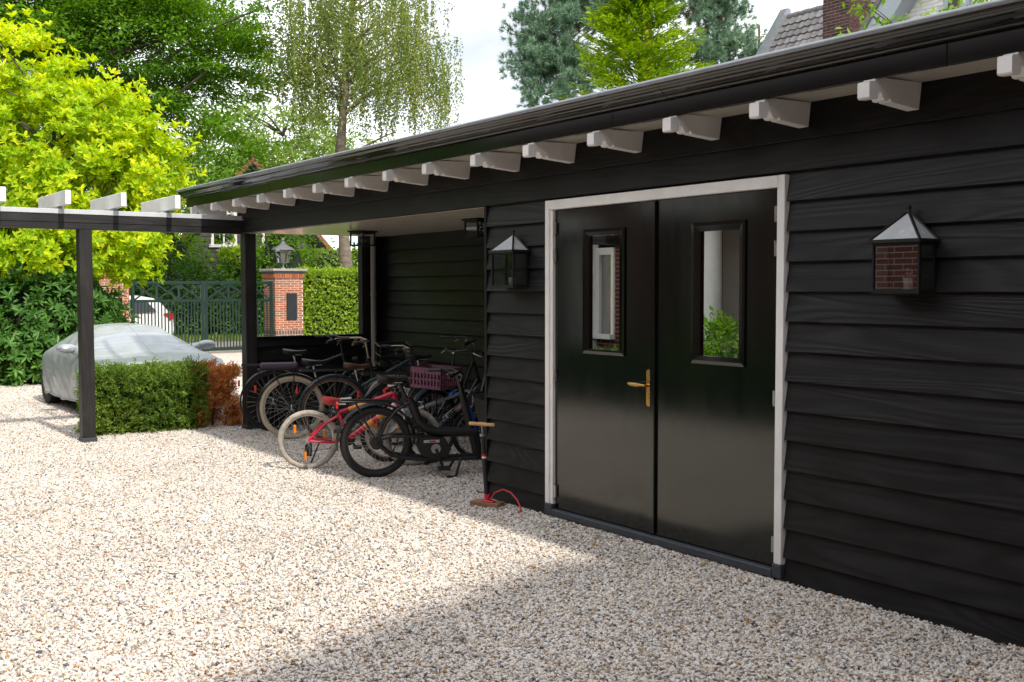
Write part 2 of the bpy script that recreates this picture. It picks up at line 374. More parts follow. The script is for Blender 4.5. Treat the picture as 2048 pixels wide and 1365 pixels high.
def crown(name, mat, parent, ells, nc, per, L, wr=.5, rc=.4, flat=.6, shell=.5, droop=.0, upn=.6, six=False, org=(0, 0, 0), kind=None, big=None):
    c, d, E = ell_points(ells, nc, shell)
    if big:
        c1, d1, _ = ell_points(ells, big[0], shell); q = rng.integers(0, big[0], nc); g = rng.normal(size=(nc, 3))*.5; g[:, 2] *= .45
        c = c1[q]+g*big[1]*(.6+.8*rng.random(big[0]))[q][:, None]; d = unit(d1[q]+g*.6)
    k = nc*per; ci = np.repeat(np.arange(nc), per)
    size = rc*(.55+.9*rng.random(nc))[ci]
    off = rng.normal(size=(k, 3))*.5; off[:, 2] *= flat
    P = c[ci]+off*size[:, None]
    D = off*1.2+rdirs(k)*.6+d[ci]*.5; D[:, 2] -= droop
    N = rdirs(k)*.8+d[ci]*.25+np.array([0, 0, upn])
    V, F = leafmesh(P, D, N, L*(.7+.6*rng.random(k)), L*wr*(.7+.6*rng.random(k)), .3, six)
    o = obj(name, npmesh(name, V-np.array(org), F), mat, parent)
    if kind: o['kind'] = kind
    return o, c
def whorls(name, mat, parent, tips, dirs, nper, L, wr, spread=.9, org=(0, 0, 0)):
    n = len(tips); k = n*nper; ci = np.repeat(np.arange(n), nper); ph = np.tile(np.arange(nper), n)*2.4+np.repeat(rng.random(n)*6.28, nper)
    Dm = unit(dirs); ref = np.tile(np.array([[.31, .2, .93]]), (n, 1)); A = unit(np.cross(Dm, ref)); B = np.cross(Dm, A)
    tilt = spread*(.55+.6*rng.random(k))
    D = Dm[ci]*np.cos(tilt)[:, None]+(A[ci]*np.cos(ph)[:, None]+B[ci]*np.sin(ph)[:, None])*np.sin(tilt)[:, None]
    D[:, 2] -= .12*rng.random(k)
    P = tips[ci]+Dm[ci]*(rng.random(k)*L*.35)[:, None]-Dm[ci]*L*.2
    N = Dm[ci]+rdirs(k)*.25
    V, F = leafmesh(P, D, N, L*(.7+.5*rng.random(k)), L*wr*(.8+.4*rng.random(k)), .35, True, .14)
    return obj(name, npmesh(name, V-np.array(org), F), mat, parent)
def limbs(mb, trunk, targets, r0, seed=0, taper=.3):
    """curved limbs from points on the trunk polyline out to targets"""
    rs = np.random.default_rng(seed); tr = [np.array(p, float) for p in trunk]
    for tg in targets:
        tg = np.array(tg, float); h = tg[2]
        cand = [p for p in tr if p[2] < h-.15] or [tr[0]]
        best = min(cand, key=lambda p: abs((h-p[2])-.55*np.hypot(*(tg-p)[:2])))
        mid = best*.5+tg*.5+np.array([0, 0, .12*np.linalg.norm(tg-best)])+rs.normal(size=3)*.06*np.linalg.norm(tg-best)
        pts = [best*(1-t)**2+2*mid*t*(1-t)+tg*t*t for t in np.linspace(0, 1, 7)]
        mb.tube(pts, [r0*(1-(1-taper)*t) for t in np.linspace(0, 1, 7)], 5)
def densify(pts, k=4):
    out = []
    for a, b in zip(pts[:-1], pts[1:]):
        for t in np.linspace(0, 1, k, endpoint=False): out.append(np.array(a)*(1-t)+np.array(b)*t)
    return out+[np.array(pts[-1])]
def tree(name, label, cat, base, trunk, r0, r1, bark, group=None):
    t = thing(name, label, cat, base, group=group); b = np.array(base)
    pts = densify([np.array(p)-b for p in trunk]); n = len(pts)
    rad = [max(.02, r0*(1-i/(n-1))**.85*.9+r1*(i/(n-1))+(.12*r0 if i == 0 else 0)) for i in range(n)]
    return t, pts, rad, b

# ------------------------------------------------------------------ ground, driveway, gravel, road
def poly(name, pts, z, mat, label, cat):
    return struct(name, MB().add([(x, y, z) for x, y in pts], [tuple(range(len(pts)))]), mat, label, cat)
earth = pbr('earth', (.13, .11, .07), .95, var=.35, vscale=2, bmp=.3, bscale=12)
lawn = pbr('lawn_soil', (.10, .13, .035), .95, var=.35, vscale=3, bmp=.4, bscale=30)
asph = pbr('pale_road', (.22, .20, .18), .9, var=.15, vscale=6, bmp=.2, bscale=90)
poly('ground', [(-400, -400), (400, -400), (400, 400), (-400, 400)], -.012, earth, 'brown earth stretching off under the trees', 'ground')
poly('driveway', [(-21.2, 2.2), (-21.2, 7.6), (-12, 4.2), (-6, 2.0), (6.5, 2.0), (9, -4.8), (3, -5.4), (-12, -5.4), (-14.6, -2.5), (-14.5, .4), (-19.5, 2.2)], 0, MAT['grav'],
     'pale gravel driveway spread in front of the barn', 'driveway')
poly('road', [(-21.2, -30), (-21.2, 40), (-26.2, 40), (-26.2, -30)], -.004, asph, 'grey lane running past outside the green gate', 'road')
poly('lawn', [(-26.2, -30), (-26.2, 40), (-34, 40), (-34, -30)], -.004, lawn, 'mown grass verge on the far side of the lane', 'lawn')

def gravel():
    xs = [3.9, 1.5, -1, -3.5, -6, -8.5, -11, -13.6]; ys = [-4.3, -3.2, -2.1, -1.0, 0.02, 1.0, 1.70]
    V = []; F = []; D = []
    for x in xs:
        for y in ys:
            V.append((x, y, .0)); dep = (6.06-x)*.815+(y+4.6)*.577; D.append(float(np.interp(dep, [5, 9, 13, 17], [1, .8, .5, .3])))
    ny = len(ys)
    for i in range(len(xs)-1):
        for j in range(ny-1):
            if ys[j] >= 0.0 and xs[i] > -1.0: continue
            if xs[i] > -3 and ys[j] < -4.4: continue
            F.append((i*ny+j, i*ny+j+1, (i+1)*ny+j+1, (i+1)*ny+j))
    me = bpy.data.meshes.new('gravel'); me.from_pydata(V, [], F); me.update()
    a = me.attributes.new('dens', 'FLOAT', 'POINT'); a.data.foreach_set('value', D)
    o = obj('gravel', me, MAT['peb']); tag(o, 'loose cream and grey pebbles covering the driveway', 'gravel', kind='stuff')
    ng = bpy.data.node_groups.new('gravel_scatter', 'GeometryNodeTree')
    ng.interface.new_socket('Geometry', in_out='INPUT', socket_type='NodeSocketGeometry'); ng.interface.new_socket('Geometry', in_out='OUTPUT', socket_type='NodeSocketGeometry')
    N = ng.nodes; K = ng.links.new
    gi, go = N.new('NodeGroupInput'), N.new('NodeGroupOutput')
    ds = N.new('GeometryNodeDistributePointsOnFaces'); na = N.new('GeometryNodeInputNamedAttribute'); na.data_type = 'FLOAT'; na.inputs['Name'].default_value = 'dens'
    mu = N.new('ShaderNodeMath'); mu.operation = 'MULTIPLY'; mu.inputs[1].default_value = 5400
    K(na.outputs['Attribute'], mu.inputs[0]); K(mu.outputs[0], ds.inputs['Density']); K(gi.outputs[0], ds.inputs['Mesh'])
    ico = N.new('GeometryNodeMeshIcoSphere'); ico.inputs['Radius'].default_value = .0090; ico.inputs['Subdivisions'].default_value = 2
    sp = N.new('GeometryNodeSetPosition'); nt = N.new('ShaderNodeTexNoise'); nt.inputs['Scale'].default_value = 95; nt.inputs['Detail'].default_value = 1
    sb = N.new('ShaderNodeVectorMath'); sb.operation = 'SUBTRACT'; sb.inputs[1].default_value = (.5, .5, .5)
    sc = N.new('ShaderNodeVectorMath'); sc.operation = 'SCALE'; sc.inputs['Scale'].default_value = .017
    K(nt.outputs['Color'], sb.inputs[0]); K(sb.outputs[0], sc.inputs[0]); K(ico.outputs[0], sp.inputs['Geometry']); K(sc.outputs[0], sp.inputs['Offset'])
    ss = N.new('GeometryNodeSetShadeSmooth'); K(sp.outputs[0], ss.inputs[0])
    sm = N.new('GeometryNodeSetMaterial'); sm.inputs['Material'].default_value = MAT['peb']; K(ss.outputs[0], sm.inputs[0])
    def rv(a, b, seed):
        r = N.new('FunctionNodeRandomValue'); r.data_type = 'FLOAT_VECTOR'; r.inputs[0].default_value = a; r.inputs[1].default_value = b; r.inputs['Seed'].default_value = seed; return r.outputs[0]
    ip = N.new('GeometryNodeInstanceOnPoints'); K(ds.outputs['Points'], ip.inputs['Points']); K(sm.outputs[0], ip.inputs['Instance'])
    K(rv((-.7, -.7, 0), (.7, .7, 6.28), 3), ip.inputs['Rotation']); K(rv((.65, .55, .4), (1.55, 1.15, .85), 5), ip.inputs['Scale'])
    tr = N.new('GeometryNodeTranslateInstances'); K(ip.outputs[0], tr.inputs['Instances']); K(rv((0, 0, .001), (0, 0, .011), 9), tr.inputs['Translation'])
    tr.inputs['Local Space'].default_value = False
    K(tr.outputs[0], go.inputs[0])
    md = o.modifiers.new('scatter', 'NODES'); md.node_group = ng
gravel()

# ------------------------------------------------------------------ the barn
XP, YB, Z3, Z5, EXP, ZB = -5.69, 1.72, 2.243, 2.405, .1612, .148
barn = thing('barn', 'long black weatherboarded barn with white rafter tails and an open bicycle bay', 'barn', (0, 0, 0))
_bm = {}
def board(length, h, parent, loc, rz=0, mat='board', t0=.006, t1=.036, name='siding_board'):
    """lapped board: local x along, bottom edge proud towards local -y"""
    key = (round(length, 3), round(h, 3), t0, t1)
    if key not in _bm:
        mb = MB(); c = .003
        mb.prism([(0, -.008), (-t1+c, -.008), (-t1, -.008+c), (-t0, h), (0, h)], 'x', 0, length)
        _bm[key] = mb.mesh(name)
    me = _bm[key]
    return obj(name, me, MAT[mat], parent, loc, (0, 0, rz))
rows = [0.0]+[ZB+EXP*k for k in range(14)]
def siding(x0, x1, y=0.0, r=rows, top=None, splits=()):
    for i in range(len(r)-1):
        a, b = r[i], r[i+1]
        if top and a >= top: break
        b = min(b, top) if top else b
        seg = [x0]+[s for s in splits[i % len(splits)]]+[x1] if splits else [x0, x1]
        for p, q in zip(seg[:-1], seg[1:]):
            board(q-p-.002, b-a, barn, (p+.001, y, a+(random.random()-.5)*.003))
siding(2.145, 5.5, splits=[[], [4.4], [], [3.9], [], []])
siding(-.748, -.008)
# boards above the openings
for x0, x1 in ((XP-.14, -1.18), (-1.18, 5.5)): board(x1-x0-.002, Z5-Z3, barn, (x0+.001, -.004, Z3), mat='beam', t0=.012, t1=.034)
for x0, x1 in ((XP-.14, -2.6), (-2.6, 1.9), (1.9, 5.5)): board(x1-x0-.002, .20, barn, (x0+.001, 0, Z5), mat='beam')
MB().box(XP-.14, -.79, .002, .13, Z3+.006, 2.60).build('lintel_beam', MAT['beam'], barn)
MB().box(-.778, -.749, -.036, .12, 0, Z3-.01, .003).build('corner_board', MAT['beam'], barn)
MB().box(-.79, -.781, .0, YB, 0, Z3).build('inner_wall', MAT['beam'], barn)
MB().box(-.776, 5.5, .004, 4.2, 0, 2.62).build('wall_core', MAT['black'], barn)
MB().box(XP-.2, -.795, YB+.035, 4.2, 0, 2.62).build('rear_core', MAT['black'], barn)
# bay: back wall, return wall, low wall
for i in range(len(rows)-1):
    seg = [XP+.002, -3.1 if i % 2 else -2.2, -.80]
    for p, q in zip(seg[:-1], seg[1:]): board(q-p-.002, rows[i+1]-rows[i], barn, (p, YB+.03, rows[i]))
    board(.20, rows[i+1]-rows[i], barn, (XP-.03, 1.53, rows[i]), R(90), t0=.008, t1=.024)
low = [0.0]+[ZB+EXP*k for k in range(6)]+[1.04]
for a, b in zip(low[:-1], low[1:]):
    board(1.355, b-a, barn, (XP-.05, .135, a), R(90))
MB().box(XP-.085, XP-.012, .14, 1.488, 1.042, 1.064, .003).build('wall_cap', MAT['beam'], barn)
MB().box(XP-.11, XP-.052, .14, 1.49, 0, 1.04).build('low_wall_core', MAT['black'], barn)
MB().box(XP-.14, XP-.032, 1.491, YB+.034, 0, 2.6).build('return_wall_core', MAT['black'], barn)
MB().box(XP-.14, XP, 0, .132, .055, Z3-.004, .004).build('corner_post', MAT['post'], barn)
MB().box(XP-.15, XP+.012, -.012, .144, 0, .054, .004).build('post_base', MAT['stone'], barn)
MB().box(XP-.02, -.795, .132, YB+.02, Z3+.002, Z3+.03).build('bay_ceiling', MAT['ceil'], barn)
mb = MB().tube([(XP+.05, 1.60, .0), (XP+.05, 1.60, Z3)], .034, 16); 
MAT['pipe'] = pbr('grey_pipe', (.36, .355, .33), .45, .2, var=.08)
dp = mb.build('downpipe', MAT['pipe'], barn, 40)
for z, h in ((1.52, .05), (.55, .05)): MB().tube([(XP+.05, 1.60, z), (XP+.05, 1.60, z+h)], .0385, 16).build('pipe_bracket', MAT['pipe'], dp, 40)
# eaves
prof = [(.0, 2.457), (-.246, 2.474), (-.25, 2.484), (-.262, 2.486), (-.270, 2.474), (-.296, 2.476), (-.310, 2.490), (-.320, 2.508), (-.337, 2.518), (-.3445, 2.505), (-.346, 2.480),
        (-.352, 2.477), (-.402, 2.474), (-.41, 2.482), (-.41, 2.545), (-.402, 2.553), (-.372, 2.556), (-.358, 2.575), (0, 2.588)]
mb = MB().prism(prof, 'x', -.064, 0); me = mb.mesh('rafter_tail'); bmod = None
for k in range(-1, 15): obj('rafter_tail', me, MAT['white'], barn, (2.943-.6552*k+random.gauss(0, .004), random.gauss(0, .002), random.gauss(0, .0015)), (0, random.gauss(0, .006), random.gauss(0, .006)))
XL, XR = -6.56, 5.6
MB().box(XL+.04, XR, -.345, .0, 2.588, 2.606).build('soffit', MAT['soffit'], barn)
for a, b in ((XL, -4.1), (-4.1, -1.32), (-1.32, 1.10), (1.10, 3.3), (3.3, XR)):
    MB().box(a+.0015, b-.0015, -.368, -.346, 2.566, 2.70, .002).build('fascia_board', MAT['gloss'], barn)
g = [(-.370, 2.668), (-.392, 2.664), (-.404, 2.668), (-.409, 2.678), (-.409, 2.690), (-.418, 2.693), (-.430, 2.700), (-.441, 2.711), (-.447, 2.722), (-.456, 2.725),
     (-.461, 2.732), (-.463, 2.744), (-.468, 2.756), (-.476, 2.764), (-.482, 2.768), (-.482, 2.782), (-.470, 2.782), (-.462, 2.770), (-.45, 2.75), (-.37, 2.70)]
g = [(y, 2.664+(z-2.664)*.72) for y, z in g]
gut = MB().prism(g, 'x', XL, XR).build('gutter', MAT['gloss'], barn, 50)
MB().tube([(XL-.002, -.476, 2.752), (XR, -.476, 2.752)], .015, 14).build('zinc_edge', MAT['zinc'], gut, 50)
MB().prism([(-.37, 2.69), (-.455, 2.722), (-.464, 2.745), (4.4, 3.36), (4.4, 3.32), (.1, 2.66), (-.34, 2.61)], 'x', XL+.02, XR-.02).build('roof', pbr('bitumen_roof', (.05, .05, .055), .9), barn)
gj = [(y*1.0-.0015 if y < -.38 else y, z) for y, z in g]
for x in (-5.2, -1.95, 1.55, 4.3): MB().prism([(y, z-.0015 if z < 2.70 else z) for y, z in gj], 'x', x, x+.05).build('gutter_joint', MAT['gloss'], gut, 50)
# double door
fr = MB()
Y0, YD = -.045, -.012
fr.box(0, .045, Y0, .0, .098, 2.22, .003).box(2.0925, 2.1385, Y0, .0, .098, 2.22, .003).box(.0455, 2.092, Y0, .0, 2.155, 2.2195, .003)
fr.box(.0455, .075, Y0+.012, .0, .098, 2.154).box(2.078, 2.092, Y0+.012, 0, .098, 2.154)
fr.build('door_frame', MAT['white'], barn)
MB().box(-.002, .076, Y0-.004, .0, .02, .097, .004).box(2.077, 2.1405, Y0-.004, .0, .02, .097, .004).box(.077, 2.076, Y0-.008, .0, .018, .064, .006).build('threshold', MAT['stone'], barn)
def door_leaf(x0, x1, wx0, wx1, wz0, wz1, gx0, gx1, gz0, gz1, hinge_x, hz):
    zt, zb = 2.150, .072; fy = YD; d = MB()
    d.box(x0, wx0, fy, .003, zb, zt).box(wx1, x1, fy, .003, zb, zt).box(wx0, wx1, fy, .003, zb, wz0).box(wx0, wx1, fy, .003, wz1, zt)
    lf = d.build('door_leaf', MAT['door'], barn)
    b = MB(); e = .006
    outer = [(wx0-.012, wz0-.012), (wx1+.012, wz0-.012), (wx1+.012, wz1+.012), (wx0-.012, wz1+.012)]
    m1 = [(wx0+.008, wz0+.008), (wx1-.008, wz0+.008), (wx1-.008, wz1-.008), (wx0+.008, wz1-.008)]
    inner = [(gx0, gz0), (gx1, gz0), (gx1, gz1), (gx0, gz1)]
    V = [(x, fy-.001, z) for x, z in outer]+[(x, fy-.011, z) for x, z in outer]+[(x, fy-.013, z) for x, z in m1]+[(x, fy-.010, z) for x, z in inner]+[(x, fy+.012, z) for x, z in inner]
    F = [(r*4+i, r*4+(i+1) % 4, r*4+4+(i+1) % 4, r*4+4+i) for r in range(4) for i in range(4)]
    b.add(V, F).build('glazing_frame', MAT['gloss'], lf)
    MB().add([(gx0, fy+.006, gz0), (gx1, fy+.006, gz0), (gx1, fy+.006, gz1), (gx0, fy+.006, gz1)], [(0, 1, 2, 3)]).build('window_pane', MAT['pane'], lf)
    for z in hz:
        h = MB()
        for q in range(5): h.tube([(hinge_x, fy-.012, z-.042+q*.0172), (hinge_x, fy-.012, z-.042+q*.0172+.0155)], .011, 10)
        h.box(hinge_x-.02, hinge_x+.006, fy-.004, fy-.0005, z-.042, z+.042).build('hinge', MAT['steel'], lf, 40)
    return lf
lf1 = door_leaf(.078, 1.086, .405, .803, 1.185, 1.99, .46, .766, 1.207, 1.957, .091, (.19, 1.0, 1.838, 2.025))
lf2 = door_leaf(1.112, 2.075, 1.428, 1.828, 1.176, 1.984, 1.49, 1.797, 1.212, 1.942, 2.066, (.197, 1.005, 1.826, 2.013))
MB().box(1.066, 1.108, YD-.020, YD-.001, .076, 2.148, .004).build('astragal', MAT['door'], lf1)
hp = MB(); a = [(1.044+.019*math.cos(t), 1.085+.019*math.sin(t)) for t in np.linspace(0, math.pi, 9)]+[(1.044+.019*math.cos(t), .889+.019*math.sin(t)) for t in np.linspace(math.pi, 2*math.pi, 9)]
hp.prism(a[::-1], 'y', YD-.009, YD-.0005)
hp.lathe([(.0, -.012), (.0085, -.012), (.0085, 0)], (1.044, YD-.002, .925), 12, 'y').lathe([(.012, -.03), (.011, -.012), (.014, -.010), (.014, 0)], (1.044, YD-.004, 1.0), 12, 'y')
hp.tube([(1.046, YD-.042, 1.003), (1.02, YD-.05, 1.005), (.99, YD-.05, 1.004), (.955, YD-.05, 1.004), (.92, YD-.05, 1.006), (.898, YD-.05, 1.008)], [.008, .008, .013, .014, .012, .006], 12)
hp.tube([(1.044, YD-.01, 1.002), (1.044, YD-.045, 1.003)], .008, 10)
hp.build('door_handle', MAT['brass'], lf1, 40)
# white frame of the next door at the far end of the wall
MB().box(3.70, 3.75, -.045, -.031, .14, 2.1, .003).build('side_door_frame', MAT['white'], barn)

# ------------------------------------------------------------------ lanterns
def wall_lantern(label, x0, x1, z0, z1, zt):
    yf, yb = -.165, -.034; cx = (x0+x1)/2; t = thing('wall_lantern', label, 'lantern', (cx, yb, z0), group='pyramid-topped lanterns on the barn wall')
    w = (x1-x0)/2; D = yf-yb; H = z1-z0; fr = MB(); r = .011
    for sx in (-1, 1):
        fr.box(sx*w-r if sx > 0 else -w, sx*w if sx > 0 else -w+r, D, D+2*r*.7, 0, H)
        fr.box(sx*w-r if sx > 0 else -w, sx*w if sx > 0 else -w+r, -.012, 0, 0, H)
        xs = (w-r, w) if sx > 0 else (-w, -w+r)
        for z in (0, H-2*r): fr.box(xs[0]+.0005, xs[1]-.0005, D+2*r*.7, -.012, z+.0005, z+2*r-.0005)
    for z in (0, H-2*r): fr.box(-w+r, w-r, D+.0005, D+2*r*.7-.0005, z+.0005, z+2*r)
    fr.box(-w+r, w-r, -.006, -.001, 0, H); fr.box(-w+r, w-r, D+.02, -.006, .0005, .006)
    fr.build('lantern_frame', MAT['iron'], t)
    A = zt-z0; ap = (0, -.03, A-.03); e = .012
    B = [(-w-e, D-e, H), (w+e, D-e, H), (w+e, 0, H), (-w-e, 0, H)]
    ro = MB()
    for p in B: ro.tube([p, ap], .0075, 6)
    for p, q in ((B[0], B[1]), (B[1], B[2]), (B[3], B[0])): ro.tube([p, q], .009, 6)
    ro.lathe([(.0, .036), (.010, .032), (.013, .022), (.009, .013), (.012, .008), (.013, 0)], (ap[0], ap[1], ap[2]-.004), 12)
    ro.build('roof_frame', MAT['iron'], t, 40)
    MB().add([B[0], B[1], ap], [(0, 1, 2)]).add([B[1], B[2], ap], [(0, 1, 2)]).add([B[3], B[0], ap], [(0, 1, 2)]).build('roof_glass', MAT['frost'], t)
    MB().add([(-w+r, D+.007, 2*r), (w-r, D+.007, 2*r), (w-r, D+.007, H-2*r), (-w+r, D+.007, H-2*r)], [(0, 1, 2, 3)]).build('glass_pane', MAT['lampglass'], t)
    for sx in (-1, 1): MB().add([(sx*(w-.005), D+.016, 2*r), (sx*(w-.005), -.012, 2*r), (sx*(w-.005), -.012, H-2*r), (sx*(w-.005), D+.016, H-2*r)], [(0, 1, 2, 3)]).build('glass_pane', MAT['lampglass'], t)
    MB().lathe([(0, .006), (.021, .006), (.023, .03), (.024, .075), (.0, .077)], (.03, D*.5, 0), 14).build('lamp_holder', MAT['ceramic'], t, 40)
    MB().ball((.03, D*.5, .105), (.023, .023, .030)).build('light_bulb', MAT['bulb'], t, 60)
wall_lantern('iron wall lantern with pyramid roof beside the open bicycle bay', -.49, -.215, 1.614, 1.878, 2.035)
wall_lantern('iron wall lantern with pyramid roof on the boards beyond the double door', 2.785, 3.045, 1.582, 1.832, 2.005)
def ceiling_lamp(label, x, y, rz):
    t = thing('ceiling_lamp', label, 'lamp', (x, y, Z3), rz, 'box lamps under the bay ceiling'); w, H, r = .092, .165, .007
    f = MB().box(-w-.025, w+.025, -w-.025, w+.025, -.016, -.001)
    for sx in (-1, 1):
        for sy in (-1, 1): f.box(sx*w-r, sx*w+r, sy*w-r, sy*w+r, -H, -.016)
    for s in (-1, 1):
        for z in (-H, -.033): f.box(-w+r, w-r, s*w-r+.0005, s*w+r-.0005, z, z+.015).box(s*w-r+.0005, s*w+r-.0005, -w+r, w-r, z, z+.015)
    f.build('lamp_frame', MAT['iron'], t)
    for s in (-1, 1):
        MB().add([(-w+r, s*w, -H+.015), (w-r, s*w, -H+.015), (w-r, s*w, -.033), (-w+r, s*w, -.033)], [(0, 1, 2, 3)]).build('glass_pane', MAT['clear'], t)
        MB().add([(s*w, -w+r, -H+.015), (s*w, w-r, -H+.015), (s*w, w-r, -.033), (s*w, -w+r, -.033)], [(0, 1, 2, 3)]).build('glass_pane', MAT['clear'], t)
    MB().ball((0, 0, -.085), .034).build('light_bulb', MAT['bulb'], t, 60); MB().tube([(0, 0, -.016), (0, 0, -.055)], .018, 12).build('lamp_holder', MAT['ceramic'], t, 40)
ceiling_lamp('black framed glass box lamp hanging near the downpipe', -4.60, .92, R(20))
ceiling_lamp('black framed glass box lamp half hidden by the edge of the boarded wall', -2.16, .84, R(4))

# ------------------------------------------------------------------ pergola
pg = thing('pergola', 'black timber pergola with zinc topped beam and white rafter ends', 'pergola', (XP-.07, -1.72, 0)); ox, oy = XP-.07, -1.72
def L(mb_args, name, mat, c=.003, par=None):
    x0, x1, y0, y1, z0, z1 = mb_args; return MB().box(x0-ox, x1-ox, y0-oy, y1-oy, z0, z1, c).build(name, MAT[mat], par or pg)
beamy = wood('pergola_timber', (.012, .0118, .012), (.029, .028, .028), .5, .25, 'y'); MAT['beamy'] = beamy
L((XP-.13, XP-.003, -5.6, -.002, 2.229, 2.294), 'beam', 'beamy'); L((XP-.14, XP, -5.6, -.002, 2.297, 2.381), 'beam', 'beamy')
L((XP-.15, XP+.008, -5.6, -.002, 2.383, 2.432), 'zinc_capping', 'zincpale')
for y in (-1.79, -4.6):
    L((XP-.138, XP-.004, y, y+.132, .055, 2.228), 'post', 'post', .004); L((XP-.15, XP+.012, y-.012, y+.144, 0, .054), 'post_base', 'stone', .005)
for y in (-.88, -1.44, -1.985, -2.585, -3.15, -3.7, -4.3, -4.9):
    L((-6.62, -5.39, y, y+.055, 2.46, 2.603), 'rafter', 'white', .004); L((XP-.11, XP-.03, y+.006, y+.049, 2.433, 2.459), 'rafter_spacer', 'zinc', 0)

# ------------------------------------------------------------------ covered car
def covered_car():
    t = thing('covered_car', 'low sports car under a silver grey fabric cover behind the yew hedge', 'car', (-8.8, -.44, 0))
    # local x forward (towards the hedge); sections: x, half width at sill, half width at shoulder, shoulder z, top z, top half width, hem z
    ks = np.array([-2.12, -2.0, -1.75, -1.35, -.9, -.4, 0, .35, .7, 1.05, 1.5, 1.85, 2.05, 2.13])
    top = np.array([.60, .76, .86, .98, 1.09, 1.155, 1.145, 1.05, .895, .795, .755, .69, .58, .44])
    shz = np.array([.52, .62, .70, .74, .76, .77, .77, .76, .75, .73, .69, .63, .54, .40])
    hw = np.array([.40, .60, .74, .80, .81, .80, .80, .80, .80, .80, .79, .72, .60, .42])
    tw = np.array([.30, .42, .46, .46, .47, .48, .49, .52, .60, .70, .68, .58, .45, .30])
    nx, na = 150, 72; X = np.linspace(-2.12, 2.13, nx); V = []
    f = lambda a: np.interp(X, ks, np.convolve(np.pad(a, 1, 'edge'), [.12, .76, .12], 'valid'))
    T, SZ, HW, TW = f(top), f(shz), f(hw), f(tw)
    for i, x in enumerate(X):
        hem = .17+.012*math.sin(x*5)+.006*math.sin(x*13+1)
        prof = np.array([(HW[i]*.99, hem), (HW[i]*1.0, hem+.2), (HW[i], SZ[i]-.12), (HW[i]*.96, SZ[i]), (TW[i]*1.14, SZ[i]+(T[i]-SZ[i])*.62), (TW[i]*.85, T[i]-.035), (TW[i]*.4, T[i]-.006), (0, T[i])])
        s = np.concatenate([[0], np.cumsum(np.linalg.norm(np.diff(prof, axis=0), axis=1))]); u = np.linspace(0, s[-1], na//2+1)
        py, pz = np.interp(u, s, prof[:, 0]), np.interp(u, s, prof[:, 1])
        for _ in range(2): py[1:-1] = (py[:-2]+2*py[1:-1]+py[2:])/4; pz[1:-1] = (pz[:-2]+2*pz[1:-1]+pz[2:])/4
        for sgn in (-1, 1):
            for j in range(len(u)):
                if sgn == 1 and j == len(u)-1: continue
                q = j if sgn < 0 else len(u)-2-j; yy, zz = py[q]*sgn, pz[q]; k = q/(len(u)-1)
                fold = (1-k)**1.3*(.007*math.sin(x*6+zz*9)+.006*math.sin(x*11-zz*6+math.sin(x*3)*2)+.004*math.sin(x*19+zz*31))+.004*math.sin(x*14+yy*17)+.003*math.sin(x*6-yy*29)
                # tension folds fanning from the mirrors
                for sm in (-1, 1):
                    dx, dy, dz = x-.52, yy-sm*.80, zz-.86; dd = math.sqrt(dx*dx+dy*dy+dz*dz); an = math.atan2(dz, dx)
                    fold += .011*math.exp(-dd*2.4)*math.sin(an*8)
                V.append((x, yy+sgn*fold, zz+fold*.6*k))
    m = na+1; F = [(i*m+j, (i+1)*m+j, (i+1)*m+j+1, i*m+j+1) for i in range(nx-1) for j in range(m-1)]
    mb = MB().add(V, F); e0 = tuple(range(m)); e1 = tuple((nx-1)*m+j for j in range(m))
    mb.f += [e0, e1[::-1]]
    c = mb.build('car_cover', MAT['cover'], t, 60)
    for sm in (-1, 1):
        b = MB(); b.ball((.50, sm*.90, .86), (.075, .13, .062), 16, 10)
        b.tube([(.46, sm*.74, .81), (.49, sm*.82, .845)], [.075, .055], 12); b.build('mirror_pocket', MAT['cover'], c, 60)
    for sgn, s0 in ((-1, 0), (1, m-1)):
        MB().tube([(V[i*m+s0][0], V[i*m+s0][1]+sgn*.004, V[i*m+s0][2]+.004) for i in range(4, nx-4, 3)], .010, 6).build('elastic_hem', MAT['cover'], c, 60)
    mid = na//2
    MB().tube([(V[i*m+mid][0], V[i*m+mid][1], V[i*m+mid][2]+.001) for i in range(6, nx-6, 3)], .0035, 5).build('seam', MAT['cover'], c, 60)
    ty = pbr('dark_tyre', (.016, .015, .015), .8, var=.2)
    for x in (-1.27, 1.2):
        for sm in (-1, 1):
            w = MB().lathe([(.18, -.09), (.27, -.10), (.305, -.08), (.312, 0), (.305, .08), (.27, .10), (.18, .09)], (x, sm*.69, .312), 28, 'y').build('tyre', ty, t, 40)
            MB().lathe([(0, -.07), (.16, -.085), (.18, -.09)], (x, sm*.69, .312), 20, 'y').lathe([(0, .07), (.16, .085), (.18, .09)], (x, sm*.69, .312), 20, 'y').build('wheel_rim', MAT['steel'], w, 40)
    MB().box(-1.9, 1.9, -.62, .62, .14, .5, .05).build('underbody', MAT['black'], t)
covered_car()

